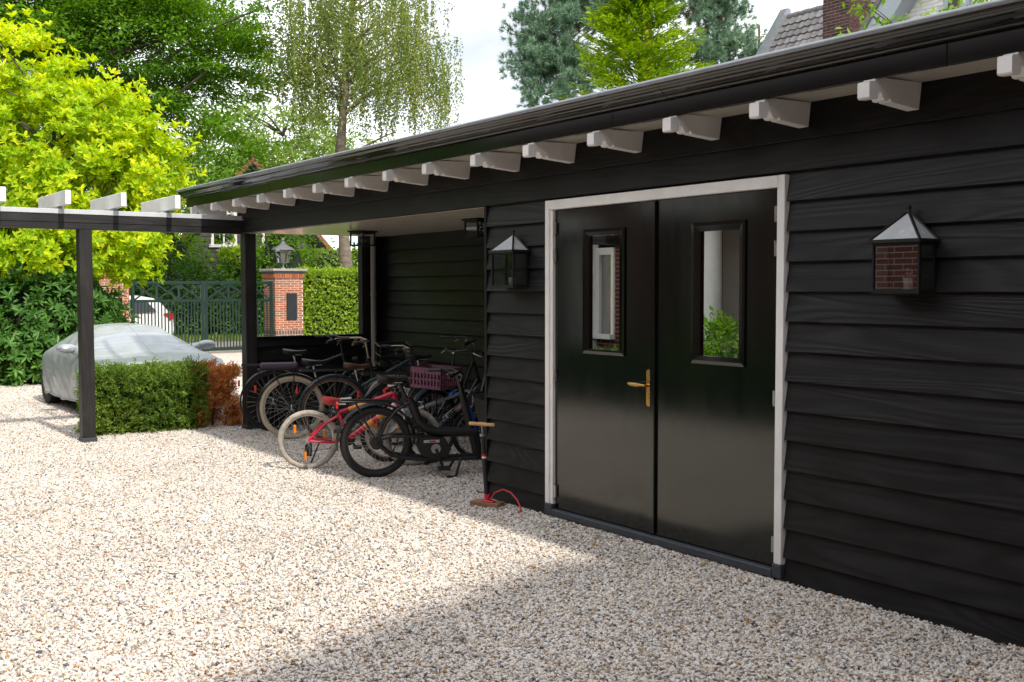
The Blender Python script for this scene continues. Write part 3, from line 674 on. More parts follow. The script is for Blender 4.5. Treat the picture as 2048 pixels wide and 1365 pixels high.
# ------------------------------------------------------------------ clipped hedges
def hedge(name, label, box, n, L, wr, mat, core, shell=.10, gaps=0, inner=.0, tuft=0):
    x0, x1, y0, y1, z0, z1 = box; b = np.array([(x0+x1)/2, (y0+y1)/2, 0]); t = thing(name, label, 'hedge', tuple(b))
    A = np.array([(x1-x0)*(z1-z0), (x1-x0)*(z1-z0), (y1-y0)*(z1-z0), (y1-y0)*(z1-z0), (x1-x0)*(y1-y0)]); fc = rng.choice(5, n, p=A/A.sum())
    u, v, w = rng.random(n), rng.random(n), (rng.random(n)**1.3)*shell
    P = np.zeros((n, 3)); N = np.zeros((n, 3)); px, py, pz = x0+u*(x1-x0), y0+u*(y1-y0), z0+v*(z1-z0)
    for k, (ax, s) in enumerate([((0, -1, 0), y0), ((0, 1, 0), y1), ((-1, 0, 0), x0), ((1, 0, 0), x1), ((0, 0, 1), z1)]):
        q = fc == k; N[q] = ax
        if k < 2: P[q] = np.stack([px[q], s-np.array(ax)[1]*w[q], pz[q]], 1)
        elif k < 4: P[q] = np.stack([s-np.array(ax)[0]*w[q], py[q], pz[q]], 1)
        else: P[q] = np.stack([px[q], y0+v[q]*(y1-y0), s-w[q]], 1)
    ph = lambda f, p: np.sin(P[:, 0]*f+p)*np.sin(P[:, 1]*f*1.1+p*2)*np.sin(P[:, 2]*f*.9+p*.7)
    P += N*(.035*ph(7, 1)+.03*ph(17, 2))[:, None]*(L/.05)**.5
    st_ = rng.random(n) < .05; P[st_] += (N[st_]*.6+np.array((0, 0, .3)))*(rng.random(st_.sum())*L*2.2)[:, None]
    if gaps:
        keep = (ph(11, .5)+.8*ph(23, 2.2)) > gaps-1; P, N = P[keep], N[keep]; n = len(P)
    if tuft:
        ci = np.repeat(np.arange(n), tuft); Dm = unit(N*.9+rdirs(n)*.8+np.array([0, 0, .25])); k = len(ci); st = np.tile(np.arange(tuft), n)
        sd = unit(np.cross(Dm, rdirs(n)))[ci]*np.where(st % 2, 1, -1)[:, None]
        Pt = P[ci]+Dm[ci]*(st*L*.22)[:, None]; D = Dm[ci]*.75+sd*.75+rdirs(k)*.15; Nn = np.cross(Dm[ci], sd)+rdirs(k)*.2
        V, F = leafmesh(Pt, D, Nn, L*(.7+.5*rng.random(k)), L*wr, .1)
    else:
        V, F = leafmesh(P-N*L*.3, N*.7+rdirs(n)*.8+np.array([0, 0, .15]), N+rdirs(n)*.7, L*(.7+.6*rng.random(n)), L*wr*(.8+.4*rng.random(n)), .3)
    obj('foliage', npmesh('foliage', V-b, F), mat, t)['kind'] = 'stuff'
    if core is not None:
        e = shell*.75; MB().box(x0+e-b[0], x1-e-b[0], y0+e-b[1], y1-e-b[1], .02, z1-e, .03).build('shade_core', core, t)
    st = MB()
    for k in range(max(3, int((y1-y0)*5))):
        yy = y0+(k+.5)/max(3, int((y1-y0)*5))*(y1-y0)-b[1]; xx = (random.random()-.5)*(x1-x0)*.4
        st.tube([(xx, yy, 0), (xx+.03, yy+.02, z1*.5), (xx-.02, yy-.02, z1*.9)], [.018, .012, .006], 5)
    st.build('stem', MAT['bark'], t)
    return t
dk = pbr('hedge_shade', (.012, .022, .007), .95, var=.3)  # near-black green painting the shade inside hedges and shrubs
hedge('yew_hedge', 'low clipped green yew hedge standing between the pergola post and the dead yew', (-6.56, -6.10, -1.60, -.33, 0, .70), 6200, .042, .3, L_['yew'], dk, .14, tuft=7)
hedge('dead_yew_hedge', 'dead rust brown end of the yew hedge beside the corner post', (-6.55, -6.12, -.43, .10, 0, .69), 3300, .042, .3, L_['dead'], None, .2, gaps=.9, tuft=7)
hedge('hornbeam_hedge', 'tall clipped light green hedge next to the brick gate pillar', (-21.5, -20.65, 7.46, 13, 0, 2.14), 26000, .095, .6, L_['hornbeam'], dk, .24)
hedge('privet_hedge', 'bright yellow green hedge in the distance behind the birch trunk', (-31.2, -30, 9, 24, 0, 3.0), 14000, .20, .6, L_['bright'], dk, .3)
# ------------------------------------------------------------------ gate and pillars
_bk = {}
def brick(l, w, h, parent, loc, rz=0, mat='brick', name='brick'):
    k = (round(l, 3), round(w, 3), round(h, 3), mat)
    if k not in _bk: _bk[k] = MB().box(-l/2, l/2, -w/2, w/2, 0, h).mesh(name)
    return obj(name, _bk[k], MAT[mat], parent, loc, (0, 0, rz))
MAT['brick_dark'] = pbr('purple_brick', (.17, .075, .06), .85, var=.25, vscale=18, orand=.2)
def pillar(label, y0, y1, lamp):
    W = y1-y0; xf = -20.4; t = thing('gate_pillar', label, 'pillar', (xf-W/2, (y0+y1)/2, 0), group='brick pillars of the green gate'); hw = W/2; ch = .0593; n = 34
    MB().box(-hw+.004, hw-.004, -hw+.004, hw-.004, 0, n*ch+.02).build('mortar_core', MAT['mortar'], t)
    other = MB()
    for i in range(n):
        z = i*ch+.005; h = ch-.011; mt = 'brick_dark' if 8 > i else 'brick'
        if i == n-2 or i == n-1: continue
        if i in (7, 8):
            if i == 7: sol = True
            else: continue
        else: sol = False
        if sol:
            k = 10
            for j in range(k):
                u = -hw+(j+.5)*W/k
                brick(W/k-.012, .016, ch*2-.012, t, (hw-.004, u, z), R(90), 'brick_dark')
                if j > 2: pass
                brick(W/k-.012, .016, ch*2-.012, t, (u, -hw+.004, z), 0, 'brick_dark')
            continue
        ofs = 0 if i % 2 else .106
        us = []; u = -hw-ofs
        while u < hw-.02:
            a, b = max(u, -hw), min(u+.212, hw)
            if b-a > .03: us.append(((a+b)/2, b-a))
            u += .212
        for c, l in us:
            brick(l-.015, .016, h-.004, t, (hw-.004, c, z), R(90), mt); brick(l-.015, .016, h-.004, t, (c, -hw+.004, z), 0, mt)
            other.box(c-l/2+.005, c+l/2-.005, hw-.012, hw+.004, z, z+h); other.box(-hw-.004, -hw+.012, c-l/2+.005, c+l/2-.005, z, z+h)
    other.build('rear_bricks', MAT['brick'], t)['kind'] = 'stuff'
    for j in range(12):
        u = -hw-.03+(j+.5)*(W+.06)/12; l = (W+.06)/12-.010
        brick(l, .07, ch*2-.01, t, (hw, u, (n-2)*ch+.004), R(90)); brick(l, .07, ch*2-.01, t, (u, -hw, (n-2)*ch+.004), 0)
    MB().box(-hw-.05, hw+.05, -hw-.05, hw+.05, n*ch, n*ch+.05, .008).build('capstone_base', MAT['stone'], t)
    MB().box(-hw-.09, hw+.09, -hw-.09, hw+.09, n*ch+.052, n*ch+.12, .012).build('capstone', pbr('grey_capstone', (.33, .31, .28), .85, var=.15, vscale=9), t)
    if lamp: MB().box(hw+.007, hw+.05, -.085, .195, .82, 1.50, .006).build('letterbox', pbr('slate_grey_metal', (.028, .033, .04), .45, .3), t)
    else: MB().box(hw+.007, hw+.05, -.05, .22, .9, 1.40, .006).build('letterbox', MAT['iron'], t)
    return t
pillar('brick gate pillar with grey capstone, street lantern and slate grey letterbox', 6.58, 7.35, True)
pillar('brick gate pillar half hidden behind the rhododendron and magnolia leaves', 2.08, 2.86, False)
def post_lantern():
    t = thing('post_lantern', 'grey hexagonal lantern standing on the brick gate pillar', 'lantern', (-20.78, 6.965, 2.137)); n = 6
    MB().lathe([(.0, 0), (.07, 0), (.06, .02), (.025, .04), (.02, .10), (.035, .12), (.03, .15), (.12, .17), (.0, .17)], n=14).build('stem', MAT['zinc'], t, 40)
    f = MB()
    for k in range(n):
        a = R(60*k+20); f.tube([(.13*math.cos(a), .13*math.sin(a), .165), (.22*math.cos(a), .22*math.sin(a), .51)], .010, 5)
    f.build('lantern_frame', MAT['zinc'], t)
    V = [(r*math.cos(R(60*k+20)), r*math.sin(R(60*k+20)), z) for r, z in ((.128, .17), (.216, .51)) for k in range(n)]
    MB().add(V, [(k, (k+1) % n, n+(k+1) % n, n+k) for k in range(n)]).build('glass_pane', MAT['lampglass'], t)
    MB().lathe([(.31, .50), (.30, .52), (.13, .62), (.07, .66), (.06, .70), (.03, .73), (.045, .76), (.0, .83)], n=6).build('lantern_roof', pbr('lead_grey', (.16, .16, .17), .5, .4), t)
    MB().lathe([(0, .17), (.035, .17), (.035, .28), (.05, .33), (.04, .40), (0, .42)], n=10).build('light_bulb', MAT['ceramic'], t, 40)
post_lantern()
def gate_leaf(label, y0, y1):
    t = thing('gate_leaf', label, 'gate', (-20.45, y0, 0), group='leaves of the green entrance gate'); W = y1-y0; G = MAT['green']; d = .03
    for y in (0, W-.075): MB().box(-d, d, y, y+.075, .05, 1.81, .004).build('stile', G, t)
    for z, h in ((1.73, .075), (1.29, .065), (.06, .085)): MB().box(-d+.002, d-.002, .076, W-.076, z, z+h, .004).build('rail', G, t)
    n = 19; me = MB().box(-.011, .011, -.0135, .0135, .146, 1.289).mesh('bar')
    for k in range(n): obj('bar', me, G, t, (0, .076+(k+1)*(W-.152)/(n+1), 0))
    bw = (W-.152)/3
    for k in range(3):
        a, b = .076+k*bw, .076+(k+1)*bw
        for s in (0, 1):
            p, q = ((a+.01, 1.357), (b-.01, 1.728)) if s == 0 else ((a+.01, 1.728), (b-.01, 1.357))
            x = -.008+.018*s; e = Vector((q[0]-p[0], q[1]-p[1])).normalized(); nn = Vector((-e.y, e.x))*.019
            MB().prism([(p[0]-nn.x, p[1]-nn.y), (q[0]-nn.x, q[1]-nn.y), (q[0]+nn.x, q[1]+nn.y), (p[0]+nn.x, p[1]+nn.y)], 'x', x-.008, x+.008).build('cross_brace', G, t)
        if k: MB().box(-.014, .02, a-.022, a+.022, 1.356, 1.729).build('divider', G, t)
gate_leaf('green gate leaf with crossed top panels nearest the white car', 2.92, 4.70)
gate_leaf('green gate leaf with crossed top panels next to the lantern pillar', 4.72, 6.52)
MB_sill = MB().box(-20.55, -20.3, 2.86, 6.58, -.01, .03, .005).build('gate_sill', asph); tag(MB_sill, 'pale paved strip on the ground under the green gate', 'paving')

# ------------------------------------------------------------------ white hatchback in the lane
def white_car():
    t = thing('hatchback', 'white hatchback with red tail light parked outside the gate', 'car', (-23.75, 2.75, 0), R(-90))
    # local x forward, +y = left side (faces the gate)
    W = .84; sil = [(-1.98, .32), (-2.02, .55), (-2.0, .80), (-1.93, .95), (-1.72, 1.22), (-1.50, 1.37), (-1.1, 1.44), (-.3, 1.45), (.25, 1.38), (.95, 1.0), (1.6, .88), (1.95, .72), (2.02, .5), (1.98, .30)]
    arch = lambda cx: [(cx+.36*math.cos(a), .30+.36*math.sin(a)) for a in np.linspace(0, math.pi, 9)]
    low = [(1.98, .22)]+arch(1.25)+[(.8, .2), (-.7, .2)]+arch(-1.28)+[(-1.98, .22)]
    pts = sil+low; V = []; n = len(pts); secs = [(-1.0, .0), (-.93, .03), (.93, .03), (1.0, .0)]
    ys = [(-W, .06), (-W*.9, .0), (W*.9, .0), (W, .06)]
    for yy, ins in ys:
        for (x, z) in pts:
            k = max(0, (z-.9)/.55); V.append((x*(1-ins*.35), yy*(1-.20*k), z-(ins*.3 if z > .5 else 0)))
    F = [(r*n+i, r*n+(i+1) % n, (r+1)*n+(i+1) % n, (r+1)*n+i) for r in range(3) for i in range(n)]+[tuple(range(n))[::-1], tuple(3*n+i for i in range(n))]
    pw = pbr('white_car_paint', (.78, .78, .77), .25, var=.02, coat=.5)
    body = MB().add(V, F).build('car_body', pw, t, 35)
    dg = pbr('dark_car_glass', (.02, .025, .03), .06, 0, .6)
    for s in (-1, 1):
        wy = lambda z: s*(W*(1-.20*max(0, (z-.9)/.55))+.006-.06*.0)
        for poly in ([(-1.55, 1.02), (-1.28, 1.30), (-.86, 1.34), (-.86, .98)], [(-.80, .98), (-.80, 1.345), (-.1, 1.34), (.02, .97)], [(.08, .97), (-.02, 1.335), (.22, 1.29), (.72, .98)]):
            MB().add([(x, wy(z), z) for x, z in poly], [(0, 1, 2, 3) if s < 0 else (3, 2, 1, 0)]).build('side_window', dg, t)
        MB().prism([(-1.99, .84), (-1.97, .96), (-1.84, .985), (-1.72, .95), (-1.82, .87), (-1.88, .76)], 'y', s*W*.985-.02, s*W*.985+.018).build('tail_light', pbr('red_lens', (.45, .01, .012), .15, spec=.6), t)
        for cx in (1.25, -1.28):
            w = MB().lathe([(.20, -.09), (.29, -.09), (.31, -.05), (.31, .05), (.29, .09), (.20, .09)], (cx, s*.75, .31), 24, 'y').build('tyre', MAT['black'], t, 40)
            MB().lathe([(0, .05*s), (.15, .08*s), (.2, .085*s)], (cx, s*.75, .31), 20, 'y').build('wheel_rim', MAT['steel'], w, 40)
    MB().add([(-1.96, -.6, 1.0), (-1.96, .6, 1.0), (-1.62, .55, 1.32), (-1.62, -.55, 1.32)], [(0, 1, 2, 3)]).build('rear_window', dg, t)
white_car()

# ------------------------------------------------------------------ trees and shrubs
def magnolia():
    base = (-16.2, -.1, 0); t, pts, rad, b = tree('magnolia_tree', 'magnolia with large yellow green leaves rising behind the covered car', 'tree', base, [(-16.2, -.1, 0), (-16.0, -.1, 1.4), (-15.8, .1, 2.7), (-15.6, .2, 4.8)], .13, .03, MAT['bark'])
    E = [(-12.55, -0.41, 3.62, 1.62, 1.62, 1.38), (-13.36, -0.90, 5.22, 1.07, 1.07, 0.82), (-11.24, 0.56, 3.49, 0.75, 0.75, 0.79), (-11.84, -0.75, 2.22, 1.48, 1.48, 0.58), (-11.19, 0.37, 2.38, 0.59, 0.59, 0.66),
         (-13.68, -1.99, 3.87, 1.38, 1.38, 2.02), (-12.31, 0.17, 4.45, 0.98, 0.98, 0.57), (-11.36, 0.25, 1.88, 0.39, 0.39, 0.28), (-12.2, -.3, 2.9, 1.5, 1.5, 1.0)]
    c0 = np.array((6.06, -4.61, 1.61)); E = [(*(c0+(np.array(e[:3])-c0)*1.16), *(np.array(e[3:6])*1.16)) for e in E]
    tips, d, _ = ell_points(E, 9600, .42)
    tips += rng.normal(size=tips.shape)*.07
    # sprays: pull tips into clusters for light and dark clumps
    cl, _, _ = ell_points(E, 230, .45); q = np.argmin(((tips[:, None, :]-cl[None])**2).sum(2), 1); tips = tips*.68+cl[q]*.32; sh = rng.random(len(tips)) < .13; tips[sh] += (d[sh]*.5+np.array((0, 0, .35)))*(.15+.55*rng.random(sh.sum()))[:, None]
    D = d*.9+rdirs(len(tips))*.5+np.array([0, 0, .55])
    whorls('crown', L_['magnolia'], t, tips, D, 6, .138, .40, .95, b)
    mb = MB().tube(pts, rad, 10); sel = cl[::5]-b; limbs(mb, pts, sel, .028, 3); limbs(mb, [np.array(p) for p in sel], [c-b for c in cl[1::3]], .010, 4)
    mb.build('trunk', MAT['bark'], t, 60)
magnolia()
def leafy(name, label, base, trunk, r0, E, mat, nc, per, L, bark='bark', nl=22, lr=.07, cat='tree', **k):
    t, pts, rad, b = tree(name, label, cat, base, trunk, r0, .03, None)
    o, c = crown('crown', mat, t, E, nc, per, L, org=b, **k)
    mb = MB().tube(pts, rad, 10); limbs(mb, pts, c[:nl]-b, lr, 5); mb.build('trunk', MAT[bark], t, 60)
    return t
BEE = [(-30.63, 6.58, 9.41, 3.66, 3.66, 2.83), (-32.35, 4.33, 11.58, 3.66, 3.66, 2.50), (-28.46, 7.83, 8.38, 1.78, 1.78, 2.10), (-28.27, 7.89, 5.79, 1.54, 1.54, 1.54), (-28.94, 9.05, 10.24, 1.33, 1.33, 1.17),
       (-28.2, 6.35, 4.5, .95, .95, .8), (-34.51, 1.16, 10.25, 3.66, 3.66, 3.33), (-31.26, 6.01, 13.24, 3.33, 3.33, 2.00), (-31, 4.2, 6.5, 2.6, 2.6, 2.2)]
leafy('beech_tree', 'big dark green broadleaf tree towering behind the magnolia', (-31.2, 5.0, 0), [(-31.2, 5.0, 0), (-31.1, 5.1, 4), (-30.8, 5.4, 8), (-31, 5.6, 13)], .38, BEE, L_['beech'], 1500, 92, .155, rc=.62, flat=.36, shell=.35, upn=1.0, nl=40, lr=.09, big=(190, 1.5))
FAR = [(-50.77, 19.81, 10.44, 2.50, 2.50, 1.94), (-49.45, 21.59, 9.61, 2.22, 2.22, 1.67), (-49.93, 17.43, 9.35, 2.15, 2.15, 2.15), (-48.45, 22.92, 8.50, 1.94, 1.94, 1.11), (-48.18, 19.81, 8.27, 3.22, 3.22, 1.07)]
leafy('lime_tree', 'pale green tree in the distance behind the birch', (-50, 20, 0), [(-50, 20, 0), (-50, 20, 5), (-49.9, 19.6, 10)], .3, FAR, L_['far'], 330, 36, .24, rc=.62, flat=.45, shell=.3, upn=.8, nl=30, lr=.08, big=(70, 1.5))
leafy('oak_tree', 'green tree top showing between the beech and the distant roof', (-47.4, 15, 0), [(-47.4, 15, 0), (-47.4, 15, 3), (-47.6, 15.1, 7)], .25, [(-47.66, 15.17, 6.15, 2.29, 2.29, 1.53), (-48, 14, 7.6, 1.8, 1.8, 1.3)], L_['far'], 170, 42, .24, rc=.8, flat=.5, shell=.3, upn=.8, nl=16)
leafy('poplar_tree', 'tall green tree standing past the pergola outside the yard', (-20, -7.5, 0), [(-20, -7.5, 0), (-20, -7.5, 3), (-20, -7.4, 6)], .25, [(-20, -7.5, 4.8, 3.6, 3.6, 4.0)], L_['hornbeam'], 330, 40, .28, rc=.8, shell=.4, nl=14)
leafy('maple_tree', 'broad green tree past the covered car outside the yard', (-28, -6.5, 0), [(-28, -6.5, 0), (-28, -6.5, 3), (-28, -6.4, 6)], .25, [(-28, -6.5, 5.0, 4, 4, 4.2)], L_['beech'], 330, 40, .3, rc=.9, shell=.4, nl=14)
leafy('garden_tree', 'round green tree across the yard from the barn', (-13, -9.5, 0), [(-13, -9.5, 0), (-13, -9.4, 3), (-12.8, -9.4, 5.5)], .2, [(-13, -9.5, 5, 3.0, 3.0, 2.6)], L_['beech'], 260, 40, .24, rc=.7, shell=.3, nl=14)
def birch():
    base = (-25.62, 11.2, 0); T = [(-25.62, 11.2, 0), (-25.68, 11.25, 2.23), (-25.83, 11.20, 4.17), (-25.93, 11.21, 6.11), (-25.93, 11.39, 8.21), (-25.91, 11.58, 9.99), (-25.87, 11.79, 11.93), (-25.9, 12.02, 15.2)]
    t, pts, rad, b = tree('birch_tree', 'tall weeping birch with hanging yellow green foliage behind the hedge', 'tree', base, T, .25, .04, None)
    E = [(-25.89, 11.56, 9.6, 2.83, 2.83, 1.7), (-24.93, 12.87, 9.3, 1.5, 1.5, 1.9), (-26.80, 10.23, 9.4, 1.46, 1.46, 1.5), (-25.79, 11.90, 11.93, 3.0, 3.0, 1.94), (-25.51, 12.49, 14.20, 1.94, 1.94, 1.46), (-24.1, 14.0, 9.5, .75, .75, .8), (-24.4, 13.6, 8.4, .9, .9, 1.1)]
    ends, d, _ = ell_points(E, 600, .40); P = []; D = []; tw = MB()
    for s in ends:
        for j in range(4):
            o = s+rng.normal(size=3)*np.array([.11, .11, .25]); ln = .5+1.7*rng.random(); k = int(ln*21); sway = rng.normal(size=2)*.05
            u = np.sort(rng.random(k)); q = o+np.stack([sway[0]*u*ln+rng.normal(size=k)*.028, sway[1]*u*ln+rng.normal(size=k)*.028, -u*ln], 1)
            P.append(q); dd = rdirs(k)*.7; dd[:, 2] -= .8; D.append(dd)
    P = np.concatenate(P); D = np.concatenate(D); n = len(P)
    V, F = leafmesh(P, D, rdirs(n)+np.array([.4, -.3, .2]), .074*(.7+.6*rng.random(n)), .056, .2)
    obj('crown', npmesh('crown', V-b, F), L_['birch'], t)
    mb = MB().tube(pts, [r*(1.0+.12*math.sin(i*1.7)) for i, r in enumerate(rad)], 12)
    limbs(mb, pts, ends[:46]-b, .045, 6, .2); limbs(mb, pts, [np.array((-24.6, 12.4, 6.6))-b, np.array((-24.5, 12.7, 8.3))-b], .07, 8)
    mb.build('trunk', MAT['birchbark'], t, 60)
birch()
def needles(name, mat, parent, C, Dm, n, L, w, b, spread=1.1):
    m = len(C); ci = np.repeat(np.arange(m), n); k = m*n; D = unit(Dm)[ci]*(.2+.9*rng.random(k))[:, None]+rdirs(k)*spread; D = unit(D)
    P = C[ci]+Dm[ci]*(rng.random(k)*L*.9)[:, None]; S_ = unit(np.cross(D, rdirs(k)))*w*.5; ln = L*(.7+.5*rng.random(k))[:, None]
    V = np.stack([P-S_, P+S_, P+D*ln], 1).reshape(-1, 3); F = np.arange(k*3).reshape(-1, 3)
    return obj(name, npmesh(name, V-b, F), mat, parent)
def pine():
    base = (-14.0, 13.8, 0); t, pts, rad, b = tree('pine_tree', 'blue green pine standing behind the barn roof', 'tree', base, [(-14.0, 13.8, 0), (-14.06, 13.84, 2.6), (-14.21, 13.95, 6.3), (-14.3, 13.96, 8.1), (-14.36, 14.06, 10.6)], .24, .05, None)
    E = [(-15.90, 11.70, 8.07, 0.69, 0.69, 0.62), (-15.97, 11.52, 7.20, 0.56, 0.56, 0.56), (-15.62, 12.04, 7.32, 0.81, 0.81, 0.56), (-15.73, 11.81, 6.45, 0.77, 0.77, 0.27), (-15.37, 12.47, 8.32, 0.87, 0.87, 0.56),
         (-15.24, 12.54, 6.95, 0.62, 0.62, 0.62), (-14.80, 13.30, 8.63, 0.75, 0.75, 0.44), (-15.55, 12.30, 9.32, 1.37, 1.37, 0.62), (-13.27, 15.43, 8.31, 0.81, 0.81, 0.81), (-13.38, 15.20, 7.44, 0.75, 0.75, 0.44),
         (-12.96, 15.82, 7.63, 0.56, 0.56, 0.37), (-12.81, 16.02, 7.44, 0.37, 0.37, 0.15), (-13.58, 15.04, 8.81, 0.75, 0.75, 0.50), (-13.32, 15.47, 9.56, 1.0, 1.0, 0.62), (-14.42, 13.95, 9.94, 1.5, 1.5, 0.62)]
    cl, cd, _ = ell_points(E, 600, .25); C = []; D = []
    for c, d in zip(cl, cd):
        m = 13; C.append(c+rng.normal(size=(m, 3))*np.array([.16, .16, .10])); dd = rdirs(m)*.6+d*.5; dd[:, 2] += .6; D.append(dd)
    needles('crown', L_['pine'], t, np.concatenate(C), unit(np.concatenate(D)), 46, .12, .013, b)
    mb = MB().tube(pts, rad, 10); limbs(mb, pts, [np.array(e[:3])-b for e in E], .04, 7, .3); limbs(mb, [np.array(e[:3])-b for e in E], cl[::5]-b, .010, 9); mb.build('trunk', MAT['pinebark'], t, 60)
pine()
def cypress():
    base = (-10.4, 10.25, 0); t, pts, rad, b = tree('cypress_tree', 'golden green cypress with feathery sprays in front of the pine', 'tree', base, [(-10.4, 10.25, 0), (-10.43, 10.27, 2.2), (-10.56, 10.37, 5.65), (-10.62, 10.39, 6.87), (-10.69, 10.46, 9.0)], .13, .02, None)
    P = []; D = []; N = []; mb = MB().tube(pts, rad, 8)
    for k in range(820):
        h = 2.6+6.3*(k/820)**1.05; rr = np.interp(h, [2.5, 5.4, 6.9, 8.0, 9.0], [2.0, 1.5, 1.08, .66, .08])*(.6+.5*random.random()); a = random.random()*6.28
        o = np.array((-10.55+(h-5.6)*-.03, 10.36, h-.25*rr)); dr = np.array((math.cos(a), math.sin(a), .35)); tip = o+dr*rr
        if k % 5 == 0: mb.tube([o-b, (o+tip)/2-b-np.array((0, 0, .05)), tip-b], [.016, .010, .004], 4)
        side = np.array((-math.sin(a), math.cos(a), 0)); m = 84
        u = .2+.8*rng.random(m)**.7; sg = np.sign(rng.random(m)-.5); br = (rng.random(m)*.26*(1.15-u))*1.3
        q = o+dr*(rr*u)[:, None]+side*(sg*br)[:, None]+rng.normal(size=(m, 3))*.025+np.array((0, 0, 1))*(.10*u**3-.12*br)[:, None]
        P.append(q); D.append(dr*.8+side*sg[:, None]*.7+rdirs(m)*.25+np.array((0, 0, .1))); N.append(np.array((0, 0, 1))+rdirs(m)*.5+dr*.2)
    P, D, N = map(np.concatenate, (P, D, N)); n = len(P); V, F = leafmesh(P, D, N, .13*(.6+.7*rng.random(n)), .034, .1)
    obj('crown', npmesh('crown', V-b, F), L_['cypress'], t); mb.build('trunk', MAT['bark'], t, 60)
cypress()
leafy('sapling', 'thin airy sapling beside the tiled roof verge', (-14.7, 18.45, 0), [(-14.7, 18.45, 0), (-14.68, 18.44, 5.4), (-14.75, 18.5, 8.9)], .05, [(-14.78, 18.53, 8.64, .25, .25, .6), (-14.92, 18.32, 8.2, .2, .2, .35), (-14.65, 18.63, 8.1, .2, .2, .4), (-14.7, 18.5, 7.2, .4, .4, .8)], L_['birch'], 60, 14, .08, rc=.16, shell=.2, nl=20, lr=.012)
def cherry():
    base = (-2.4, 8.4, 0); t, pts, rad, b = tree('cherry_tree', 'cherry tree with drooping leafy branch tips above the barn gutter', 'tree', base, [(-2.4, 8.4, 0), (-2.35, 8.4, 2.5), (-2.3, 8.3, 4.2), (-2.2, 8.3, 6.5)], .14, .05, None)
    tp = np.array([(-2.70, 6.68, 4.77), (-2.53, 6.94, 5.02), (-2.42, 7.09, 4.91), (-2.61, 6.84, 5.15), (-2.12, 6.98, 4.82), (-1.73, 7.20, 4.95), (-1.64, 7.33, 5.01), (-1.83, 7.05, 4.86), (-1.57, 7.42, 4.94), (-1.35, 7.75, 5.04), (-1.26, 7.87, 5.05), (-1.46, 7.60, 5.13), (-2.68, 6.75, 5.24), (-2.48, 7.02, 5.08), (-2.36, 7.17, 4.90)])
    P = []; D = []; mb = MB().tube(pts, rad, 8); limbs(mb, pts, tp-b, .018, 11, .25)
    for q in tp:
        m = 11; P.append(q+rng.normal(size=(m, 3))*np.array((.09, .09, .07))); d = rdirs(m)*.7+np.array((-.2, -.3, -.5)); D.append(d)
    E = [(-2.1, 8.0, 6.7, 1.6, 1.6, .9), (-1.6, 8.6, 6.2, 1.2, 1.2, .8)]; c, cd, _ = ell_points(E, 420, .3); P.append(c); D.append(cd+rdirs(len(c))+np.array((0, 0, -.4)))
    limbs(mb, pts, c[:18]-b, .03, 12)
    P, D = np.concatenate(P), np.concatenate(D); n = len(P); V, F = leafmesh(P, D, rdirs(n)*.7+np.array((0, 0, 1)), .115*(.7+.5*rng.random(n)), .05, .3, True, .15)
    obj('crown', npmesh('crown', V-b, F), L_['cherry'], t); mb.build('trunk', MAT['bark'], t, 60)
cherry()
def rhodo(label, x, y, r, h):
    t = thing('rhododendron_bush', label, 'bush', (x, y, 0), group='rhododendrons along the drive'); E = [(x, y, h*.45, r, r, h*.55), (x+.2, y-.3, h*.25, r*.95, r*.9, h*.3)]
    tips, d, _ = ell_points(E, int(900*r*r), .62); k = tips[:, 2] > .08; tips, d = tips[k], d[k]; tips += rng.normal(size=tips.shape)*.06
    whorls('foliage', L_['rhodo'], t, tips, d*.8+rdirs(len(d))*.45+np.array((0, 0, .5)), 8, .165, .30, 1.15, np.array((x, y, 0)))
    mb = MB()
    for q in tips[::9]: mb.tube([(random.gauss(0, .15), random.gauss(0, .15), 0), ((q[0]-x)*.5, (q[1]-y)*.5, q[2]*.6), (q[0]-x, q[1]-y, q[2])], [.022, .014, .006], 5)
    mb.build('stem', MAT['bark'], t); MB().ball((0, 0, h*.40), (r*.62, r*.62, h*.42), 14, 8).build('shade_core', dk, t, 60)
rhodo('rhododendron with dark glossy leaves closest to the pergola post at the frame edge', -14.5, -2.4, 1.35, 2.0)
rhodo('rhododendron with dark glossy leaves under the magnolia behind the covered car', -14.5, -.35, 1.4, 2.1)
rhodo('rhododendron with dark glossy leaves midway to the half hidden gate pillar', -16.3, .6, 1.1, 1.75)
rhodo('rhododendron with finer leaves right against the half hidden gate pillar', -18.9, 1.45, .85, 1.35)
